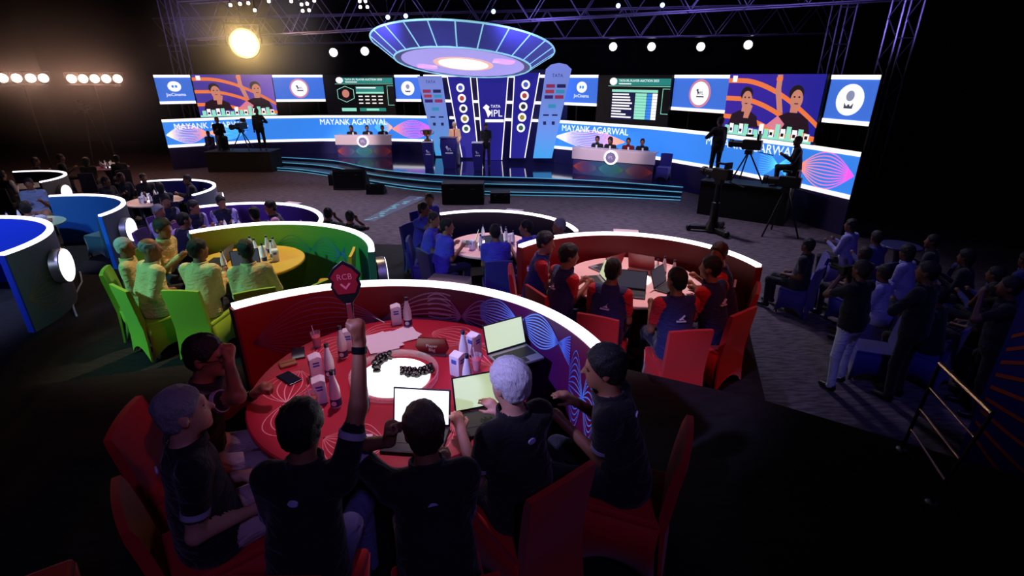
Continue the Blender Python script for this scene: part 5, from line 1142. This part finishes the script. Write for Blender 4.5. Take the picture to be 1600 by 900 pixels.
q = ground(671, 263, ZS); tr = thing('trophy', 'golden cup trophy standing on the navy plinth', 'trophy', (q.x, q.y, ZS + 1.05)); M_TRO = mat('trophy_gold', (226, 170, 120), .2, 1.)
MB().lathe([(.14, 0), (.14, .06), (.06, .09), (.05, .16), (.17, .26), (.19, .42), (.17, .43)], 20).build('cup', M_TRO, tr, True)
for s in (1, -1): MB().tube([(s * .16, 0, .25), (s * .25, 0, .30), (s * .25, 0, .38), (s * .18, 0, .41)], .015, 6).build('handle', M_TRO, tr, True)
person('speaker in cream blazer and red tie at the tall lectern', 'st1', (LQ.x + .18, LQ.y + .66, ZS), PI, CRM, LTT, 'c', 'w', scale=.98); PR = [o_ for o_ in COL.objects if o_.get('label', '').startswith('speaker in cream')][0]
MB().plate([(-.022, 1.18), (.022, 1.18), (.028, 1.44), (.0, 1.47), (-.028, 1.44)], .14, .155).build('tie', mat('red_tie', (190, 20, 30), .5), PR)
q = ground(760, 262, ZS); person('man in black suit standing with folded hands beside the slim lectern', 'st2', (q.x, q.y + .1, ZS), PI + .1, SUIT, SUIT, 'b', 'k', scale=.97)
# floor monitors and boxes before the stage
M_MON = mat('monitor_black', (14, 13, 16), .6, noise=.1, scale=20); M_GRL = mat('monitor_grille', (26, 25, 30), .8)
def floor_box(pa, pb, yb, h, d, label, wedge):
    a, b = ground(pa, yb, 0), ground(pb, yb, 0); w = (b - a).length; o = thing('floor_monitor', label, 'monitor', ((a.x + b.x) / 2, (a.y + b.y) / 2 + d / 2, 0)); mb = MB()
    if wedge: mb.add([(-w / 2, -d / 2, 0), (w / 2, -d / 2, 0), (w / 2, d / 2, 0), (-w / 2, d / 2, 0), (-w / 2, -d * .3, h), (w / 2, -d * .3, h), (w / 2, d * .2, h * .55), (-w / 2, d * .2, h * .55)], [(3, 2, 1, 0), (4, 5, 6, 7), (0, 1, 5, 4), (1, 2, 6, 5), (2, 3, 7, 6), (3, 0, 4, 7)])
    else: mb.box((0, 0, h / 2), (w, d, h))
    mb.build('cabinet', M_MON, o, bevel=.01); MB().box((0, -d / 2 - .004, h * .5), (w * .9, .008, h * .8)).build('back_plate', M_GRL, o)
    for s in (1, -1): MB().tube([(s * w * .3, -d / 2 - .02, h * .75), (s * w * .2, -d / 2 - .02, h * .75)], .012, 6).build('handle', M_GRL, o)
floor_box(521, 572, 297, .72, .7, 'large black floor monitor before the bend of the stage steps', True); floor_box(572, 600, 304, .36, .5, 'low black wedge speaker leaning on the large floor monitor', True)
floor_box(691, 756, 320, .66, .6, 'wide black floor monitor before the middle of the stage', False); floor_box(766, 797, 318, .34, .4, 'small black speaker box beside the wide floor monitor', False); floor_box(514, 521, 290, .4, .3, 'narrow black case beside the large floor monitor', False)
# light projected on the carpet, painted as a flat sheet with teal marks
q = ground(612, 327, 0); fg = thing('painted_projection', 'pale teal light projection painted on the grey carpet', 'painted light', (q.x, q.y, .004)); A = [ground(x, y, .004) - q for x, y in ((566, 345), (585, 346), (668, 308), (640, 306))]
MB().add([tuple((a.x, a.y, 0)) for a in A] + [tuple((a.x, a.y, .002)) for a in A], [(3, 2, 1, 0), (4, 5, 6, 7), (0, 1, 5, 4), (1, 2, 6, 5), (2, 3, 7, 6), (3, 0, 4, 7)]).build('projection_sheet', mat('projection_ground', (82, 88, 104), .35), fg)
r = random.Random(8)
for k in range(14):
    t = .05 + .9 * k / 13; s = r.uniform(.2, .7); p0 = (A[0] * (1 - s) + A[1] * s) * (1 - t) + (A[3] * (1 - s) + A[2] * s) * t; MB().box((p0.x, p0.y, .004), (r.uniform(.08, .26), r.uniform(.06, .2), .003), rz=.6).build('projection_mark', mat('projection_mark', (130, 200, 196), .35), fg)
# black platforms for the broadcast cameras
def platform(x0, x1, y0, y1, h, label):
    o = thing('camera_platform', label, 'platform', ((x0 + x1) / 2, (y0 + y1) / 2, 0)); w, d = x1 - x0, y1 - y0
    MB().box((0, 0, h / 2), (w, d, h)).build('skirt', M_BLK, o); MB().box((0, 0, h + .02), (w + .04, d + .04, .04)).build('deck', mat('platform_deck', (22, 21, 25), .7), o); return o
a = ground(1088, 334, 0); b = ground(1222, 354, 0); pd = (b - a).normalized(); pn = Vector((-pd.y, pd.x, 0))
pr_ = thing('camera_platform', 'black camera platform before the right banner screen', 'platform', (a + b) / 2 + pn * .42, math.atan2(pd.y, pd.x)); pw = (b - a).length
MB().box((0, 0, .475), (pw, .8, .95)).build('skirt', M_BLK, pr_); MB().box((0, 0, .97), (pw + .04, .84, .04)).build('deck', mat('platform_deck', (22, 21, 25), .7), pr_)
def onp(t, s=.42): p_ = a + (b - a) * t + pn * s; return (p_.x, p_.y, .995)
a2 = ground(330, 268, 0); platform(a2.x, a2.x + 2.7, a2.y - .2, a2.y + .9, .8, 'black camera platform before the left banner screen')
BLK = cloth('black_crew', (12, 12, 15))
def seat_case(loc, rz, label):
    o = thing('camera_case', label, 'case', loc, rz); MB().box((0, -.03, .228), (.34, .32, .456)).build('box', M_MON, o, bevel=.01)
    for s in (1, -1): MB().tube([(s * .185, -.08, .3), (s * .185, .02, .3)], .012, 6).build('handle', M_GRL, o)
    return o
def cam_rig(loc, rz, label, h, dolly=False):
    o = thing('broadcast_camera', label, 'camera', loc, rz); m = mat('camera_black', (15, 15, 18), .4, noise=.1, scale=40)
    if dolly:
        for k in range(3):
            a = k * 2 * PI / 3 + .3; MB().box((.32 * math.cos(a), .32 * math.sin(a), .10), (.6, .14, .10), rz=a).build('dolly_arm', m, o, bevel=.02); MB().ball((.58 * math.cos(a), .58 * math.sin(a), .085), .085, 10, 0, (1, 1, 1)).build('wheel', m, o, True)
        MB().lathe([(.20, .08), (.17, .2), (.11, .3), (.10, h * .62), (.075, h * .64), (.07, h)], 20).build('column', m, o, True)
    else:
        for k in range(3):
            a = k * 2 * PI / 3 + .5; MB().tube([(.5 * math.cos(a), .5 * math.sin(a), 0), (.06 * math.cos(a), .06 * math.sin(a), h)], .022, 6).build('leg', m, o)
    MB().box((0, 0, h + .06), (.16, .2, .12)).build('head', m, o, bevel=.01); MB().box((0, -.05, h + .26), (.18, .5, .26)).build('body', m, o, bevel=.02)
    MB().lathe([(.09, 0), (.09, .25), (.11, .27), (.11, .36)], 16).mesh; mb = MB(); mb.M = Matrix.Translation((0, .2, h + .26)) @ Matrix.Rotation(-PI / 2, 4, 'X'); mb.lathe([(.09, 0), (.09, .25), (.11, .27), (.11, .36)], 16).build('lens', m, o, True)
    MB().box((.0, -.2, h + .48), (.24, .06, .16)).build('viewfinder', m, o, bevel=.01); MB().tube([(.1, -.2, h + .08), (.18, -.6, h + .0)], .014, 6).build('pan_bar', m, o); MB().box((.03, .06, h + .50), (.05, .2, .05)).build('top_light', m, o)
    return o
q = ground(1112, 362, 0); cam_rig((q.x, q.y, 0), .5, 'black broadcast camera on a wheeled pedestal dolly', 1.25, True)
q = ground(1182, 318, .99); cam_rig((*onp(.46, .42)[:2], 1.012), .9, 'black broadcast camera on a tripod upon the right platform', .75)
q = ground(1195, 352, 0); cam_rig((q.x - .1, q.y - .9, 0), .9, 'black tripod camera standing on the carpet before the right platform', 1.1)
p_ = ground(1125, 275, .99); person('camera operator in black standing on the right platform', 'st4', onp(.09, .42), .2, BLK, BLK, 'd', 'k', scale=.98)
person('crew member in black sitting behind the tripod on the right platform', 'd1', onp(.97, .36), 1.2, BLK, BLK, 'd', 'k'); seat_case(onp(.97, .36), 1.2, 'low black case under the crew member on the right platform')
person('camera operator in black at the edge of the left platform', 'st4', (a2.x + 2.25, a2.y + .3, .845), -2.6, BLK, BLK, 'd', 'k', scale=.96); person('crew member in black sitting low on the left platform', 'd1', (a2.x + .42, a2.y + .5, .845), -2.4, BLK, BLK, 'd', 'k'); seat_case((a2.x + .42, a2.y + .5, .845), -2.4, 'low black case under the crew member on the left platform'); q = (a2.x + 2.3, a2.y + .25)
cam_rig((a2.x + 1.45, a2.y + .35, .862), 2.9, 'black broadcast camera on the left platform', .7)
q = ground(320, 268, 0); person('small figure in blue standing under the left banner screen', 'st2', (q.x, q.y + .9, 0), PI, DB, DB, 'd', 'k', scale=.9)
q = ground(160, 262, 0); cam_rig((q.x - 1.2, q.y + 1.5, 0), -2.0, 'black broadcast camera on a tall tripod before the dark drape', 2.2)
for x, y, lb in ((513, 333, 'crouching photographer with dark hair near the purple booth'), (547, 338, 'crouching photographer holding a camera beside the green booth')):
    q = ground(x, y, .95); loc, rz = seat_at(x, y, .0, 's5', (q.x + 3, q.y + 6)); loc.z = -.0; person(lb, 's5', loc, rz, DK, DK, 'b', 'k', scale=1.); seat_case((loc.x, loc.y, 0), rz, 'low black case under the ' + lb)

# ------------------------------------------------------------------ right side: audience, photographers, railing, printed wall
AUD = [(1330, 352, 0), (1275, 385, 1), (1385, 372, 2), (1425, 395, 0), (1450, 380, 1), (1345, 395, 3), (1390, 430, 0), (1500, 400, 3), (1545, 430, 2), (1570, 465, 3), (1535, 480, 0), (1590, 405, 2), (1470, 455, 3)]
shirts = [cloth('lavender_kurta', (150, 146, 205)), cloth('charcoal', (30, 28, 40)), cloth('dim_blue', (60, 58, 120)), DK]
descr = ['in pale lavender top', 'in charcoal clothes', 'in dim blue top', 'in dark suit']
fx_ = [(*ground(x, y, 0).xy, .62) for x, y in ((1302, 603), (1392, 622), (1503, 640))] + [(7.55, 9.5, .62)] + [(*ground(x, y, .8).xy, .58) for x, y in ((1262, 402), (1375, 505))]
AK = [('d1', 's4', 'v1', 'd2')[k % 4] for k in range(len(AUD))]; AY = [.55 + .25 * math.sin(k * 2.1) for k in range(len(AUD))]
GS = seats([(x, y, AK[k]) for k, (x, y, c) in enumerate(AUD)], 0, None, 0, None, fixed=fx_, gap=.80, yaws=AY)
for k, (x, y, c) in enumerate(AUD):
    key = AK[k]; loc, rz = GS[k]
    g_ = 'seated guests on the dark side of the hall'; person('seated guest %s on the dark blue chairs beyond the standing photographers' % descr[c], key, loc, rz, shirts[c], DK, 'd', 'k', group=g_ + ' ' + descr[c])
    chair('blue', *(loc + Matrix.Rotation(rz, 3, 'Z') @ Vector((0, -.055, 0))), rz, 'blue covered chair under a guest on the dark side of the hall', 'blue chairs on the dark side')
for x, y in ((1262, 402), (1375, 505)):
    q = ground(x, y, .8); chair('blue', q.x, q.y, 0, 1.2, 'empty bright blue covered chair beside the standing photographers', 'empty blue chairs on the dark side')
round_table('dim round side table among the guests', (7.55, 9.5), 0, .35, (60, 60, 110), (24, 24, 50), False, key='side')
q = ground(1300, 603, 0); r_ = person('photographer in black shirt and pale trousers holding a camera', 'st3', (q.x + .03, q.y, 0), .35, BLK, cloth('pale_blue_jeans', (215, 218, 250)), 'd', 'k', scale=.99)
def hand_camera(r_, x, y, z):
    b_ = MB().box((x, y, z), (.15, .09, .11)).build('photo_camera', MATS['camera_black'], r_, bevel=.01); mb = MB(); mb.M = Matrix.Translation((x, y + .04, z)) @ Matrix.Rotation(-PI / 2, 4, 'X'); mb.lathe([(.04, 0), (.04, .12), (.045, .14)], 14).build('lens', MATS['camera_black'], b_, True)
hand_camera(r_, 0, .27, 1.56)
q = ground(1392, 622, 0); person('tall man in black clothes beside the photographer in pale trousers', 'st4', (q.x, q.y, 0), .5, BLK, BLK, 'd', 'k', scale=1.04); q = ground(1500, 640, 0); person('dark figure standing behind the metal railing', 'st3', (q.x + .05, q.y - .05, 0), .9, BLK, BLK, 'd', 'k', scale=1.0)
M_CHR = mat('chrome_rail', (190, 176, 182), .4, 1.)
ra = thing('handrail', 'chrome handrail of four thin bars at the tier edge', 'railing', (2.92, 3.08, P1)); A0 = Vector((0, 0, 0)); B0 = Vector((-.17, -.52, 0)); A1 = Vector((.07, .02, .74)); B1 = Vector((.0, -.5, .70))
for k, t in enumerate((1., .74, .5, .26)):
    MB().tube([A0.lerp(A1, t), B0.lerp(B1, t)], .016 if k == 0 else .008, 8).build('rail', M_CHR, ra, True)
for s, e in ((A0, A1), (B0, B1)): MB().tube([s, e * .97 + s * .03], .012, 8).build('post', mat('rail_post_black', (18, 18, 20), .4, .6), ra); MB().lathe([(.035, 0), (.035, .012), (.015, .02)], 14, (s.x, s.y, 0)).build('base_plate', M_CHR, ra, True)
w = thing('printed_partition', 'tall blue partition with orange printed lines at the stair', 'partition', (4.10, 3.75, 0), math.radians(-62)); L_ = 4.2
MB().box((L_ / 2, 0, 1.25), (L_, .08, 2.5)).build('panel', mat('partition_blue', (36, 32, 120), .5, noise=.06, scale=3), w)
fn = lambda u, v, l: Vector((u, -.042 - l, 1.35 + v)); waves(fn, 9, .03, L_ - .1, 1.0, 1.4, [(220, 90, 50), (230, 110, 60)], .035, 50, .5).build('wave_print', M_GOLD, w, fix=False); MB().box((L_ / 2, 0, 2.53), (L_ + .02, .10, .06)).build('top_trim', M_GREYW, w)
# thin white arcs on the floor
for pts, lb, z in ((((125, 425), (128, 440), (118, 460), (114, 478), (120, 494)), 'white arc curving over the dark tier below the royal blue booth', P8), (((221, 366), (223, 372), (218, 378), (213, 381)), 'short white arc curving beside the light blue booth', P7)):
    P_ = [ground(x, y, z + .012) for x, y in pts]; tag(MB().tube(P_, .012, 6).build('floor_arc', mat('arc_white', (220, 226, 236), .4), None, True), lb, 'cable')

# ------------------------------------------------------------------ roof trusses and lamps
M_TRS = mat('truss_alloy', (110, 104, 140), .4, .7); UT = MB().tube([(0, 0, 0), (0, 0, 1)], 1, 6).mesh('brace', M_TRS)
def bar(a, b, r_, name, par):
    a, b = Vector(a), Vector(b); o = link(name, UT, par); d = b - a; o.rotation_mode = 'QUATERNION'; o.rotation_quaternion = d.to_track_quat('Z', 'Y'); o.location = a; o.scale = (r_, r_, d.length); return o
def truss(p0, p1, label, h=1.0, w=.55, bay=1.5):
    p0, p1 = Vector(p0), Vector(p1); o = thing('roof_truss', label, 'truss', p0); d = p1 - p0; L_ = d.length; u = d / L_; vert = abs(u.z) > .7
    s = (Vector((1, 0, 0)) if vert else Vector((-u.y, u.x, 0)).normalized()) * w / 2; v = Vector((0, 1, 0)) * h if vert else Vector((0, 0, h))
    for a in (s, -s, s + v, v - s): bar(a, a + d, .028, 'chord', o)
    n = max(2, round(L_ / bay))
    for k in range(n):
        a, m, b = u * (L_ * k / n), u * (L_ * (k + .5) / n), u * (L_ * (k + 1) / n)
        for q_ in (s, -s): bar(a + q_ + v, m + q_, .016, 'brace', o); bar(m + q_, b + q_ + v, .016, 'brace', o)
        bar(m + s, m - s, .014, 'brace', o)
    return o
def up_at(px, py, Y): return upright(px, py, Y)
truss(up_at(300, 62, 21), up_at(1500, -6, 17.0), 'long roof truss crossing above the stage saucer', 1.2, .6, 1.7)
truss(up_at(255, 72, 26), up_at(1330, 52, 24), 'rear roof truss behind the stage saucer', 1.1, .6, 1.6)
truss(up_at(250, -10, 17), up_at(1200, -20, 15.5), 'front roof truss carrying the warm lamp clusters', .9, .5, 1.5)
for x, y, Y, lb in ((262, 30, 23.5, 'left upright truss tower behind the screens'), (1320, 40, 18, 'upright truss tower beside the large white disc screen'), (1425, 20, 15, 'upright truss tower at the dark side of the hall')):
    q = up_at(x, y, Y); truss((q.x, Y, 0), (q.x, Y, 9.4), lb, .5, .5, 1.0)
M_CAN = mat('lamp_black', (18, 18, 20), .5, .3)
def lamp(px, py, Y, rpx, rgb, s, label, group=None, power=0, aim=None):
    q = up_at(px, py, Y); dist = q.length if False else (q - Vector((0, 0, CAM_H))).length; r_ = rpx * (.78 if group else 1.) / FPX * dist; o = thing('stage_lamp', label, 'lamp', q, 0, group)
    d = (Vector((0, 0, CAM_H)) if aim is None else Vector(aim)) - q; o.rotation_euler = d.to_track_quat('-Y', 'Z').to_euler()
    mb = MB(); mb.M = Matrix.Rotation(PI / 2, 4, 'X'); mb.lathe([(r_ * .7, -r_ * 3), (r_ * 1.1, -r_ * 1.6), (r_ * 1.25, 0), (r_ * 1.15, .0), (r_ * 1.02, -r_ * .3)], 20).build('housing', M_CAN, o, True)
    mb = MB(); mb.M = Matrix.Rotation(PI / 2, 4, 'X'); mb.lathe([(r_, -r_ * .25), (r_ * .9, -.02 * r_), (r_ * .6, .05 * r_)], 20).build('lens', glow('lens_%s_%s' % (rgb, s), rgb, s), o, True)
    MB().tube([(-r_ * 1.35, r_ * .8, 0), (-r_ * 1.35, r_ * .8, r_ * 1.5), (r_ * 1.35, r_ * .8, r_ * 1.5), (r_ * 1.35, r_ * .8, 0)], r_ * .12, 6).build('yoke', M_CAN, o)
    if py < 100:
        v = o.rotation_euler.to_matrix().inverted() @ Vector((0, 0, 9.45 - q.z)); MB().tube([(0, r_ * .8, r_ * 1.5), tuple(v)], .012, 6).build('drop_pole', M_CAN, o)
    return o
lamp(382, 68, 19, 15, (255, 214, 130), 40, 'big warm yellow lamp glaring above the left video screen')
for k, x in enumerate((4, 26, 48, 68)): lamp(x, 122, 19.5, 5.5, (255, 216, 190), 12, 'warm white blinder lamp in the outer wall row', 'outer row of warm blinders')
for k, x in enumerate((112, 130, 148, 166, 184)): lamp(x, 123, 19.5, 5.5, (255, 200, 170), 12, 'warm white blinder lamp in the inner wall row', 'inner row of warm blinders')
for a_, b_, lb in ((0, 74, 'steel bar carrying the outer row of blinders'), (105, 188, 'steel bar carrying the inner row of blinders')):
    A_, B_ = up_at(a_, 133, 19.7), up_at(b_, 133, 19.7); o = thing('lamp_stand', lb, 'stand', (A_.x, A_.y, 0)); A_.x, B_.x = 0, B_.x - A_.x; MB().tube([(0, 0, A_.z), (B_.x, 0, A_.z)], .03, 8).build('crossbar', M_CAN, o); MB().tube([(B_.x / 2, 0, 0), (B_.x / 2, 0, A_.z)], .03, 8).build('post', M_CAN, o); MB().lathe([(.35, 0), (.33, .03), (.05, .06)], 18, (B_.x / 2, 0, 0)).build('base', M_CAN, o)
for x, y, lb in ((521, 82, 'white lamp above the portrait screen nearer the yellow lamp'), (570, 80, 'white lamp above the portrait screen nearer the saucer'), (958, 73, 'white lamp above the right data screen nearest the saucer'), (1018, 73, 'white lamp above the middle of the right data screen'), (1095, 73, 'white lamp above the ringed logo screen'), (1169, 70, 'white lamp above the right video screen')):
    lamp(x, y, 27 if x < 800 else 25, 5, (255, 250, 255), 9, lb)
for x, y in ((606, 27), (634, 25), (966, 9), (1035, 8), (771, 18)): lamp(x, y, 19, 3.6, (150, 180, 255), 6, 'small blue moving head lamp hanging on the truss over the stage', 'blue lamps on the stage truss')
for x, y in ((360, 8), (375, 6), (388, 5), (398, 16), (420, 2), (455, 2), (466, -3), (491, 1), (471, 7), (480, 6), (473, 17), (483, 16), (562, 2), (571, 2), (563, 11), (574, 11)): lamp(x, y, 16.5 + (.45 if y > 8.5 else 0) + (.2 if int(x) % 2 else 0), 2.5, (255, 226, 190), 8, 'warm white lamp in a cluster on the front roof truss', 'warm lamp clusters')

# ------------------------------------------------------------------ haze that hangs around the warm lamps
def haze(c, r, dens, g, label):
    m = bpy.data.materials.new('thin_haze'); m.use_nodes = True; nt = m.node_tree; nt.nodes.remove(nt.nodes['Principled BSDF']); v = nt.nodes.new('ShaderNodeVolumeScatter'); v.inputs['Anisotropy'].default_value = g
    tc = nt.nodes.new('ShaderNodeTexCoord'); ln = nt.nodes.new('ShaderNodeVectorMath'); ln.operation = 'LENGTH'; mr = nt.nodes.new('ShaderNodeMapRange'); mr.interpolation_type = 'SMOOTHSTEP'
    for k_, v_ in ((1, .1), (2, 1.), (3, dens), (4, 0.)): mr.inputs[k_].default_value = v_
    nt.links.new(tc.outputs['Object'], ln.inputs[0]); nt.links.new(ln.outputs['Value'], mr.inputs[0]); nt.links.new(mr.outputs[0], v.inputs['Density'])
    nt.links.new(v.outputs[0], nt.nodes['Material Output'].inputs['Volume']); o = MB().ball((0, 0, 0), 1, 24).build('stage_haze', m, None, True, loc=c); o.scale = r; tag(o, label, 'haze', kind='stuff')
def bulb(loc, power, col):
    l = bpy.data.lights.new('lamp_bulb', 'POINT'); l.energy = power; l.color = col; l.shadow_soft_size = .05; o = bpy.data.objects.new('lamp_bulb', l); COL.objects.link(o); o.location = loc
q = up_at(382, 68, 18.6); bulb(q, 230, (1, .62, .22)); haze(q, (3.6, 2.4, 3.0), .075, .5, 'thin golden haze around the big yellow lamp')
for x in (8, 52, 113, 150, 180): q = up_at(x, 122, 19.1); bulb(q, 55, (1, .50, .34))
q = up_at(90, 122, 19.3); haze(q, (5.6, 2.2, 3.8), .06, .5, 'thin reddish haze around the two rows of blinders')
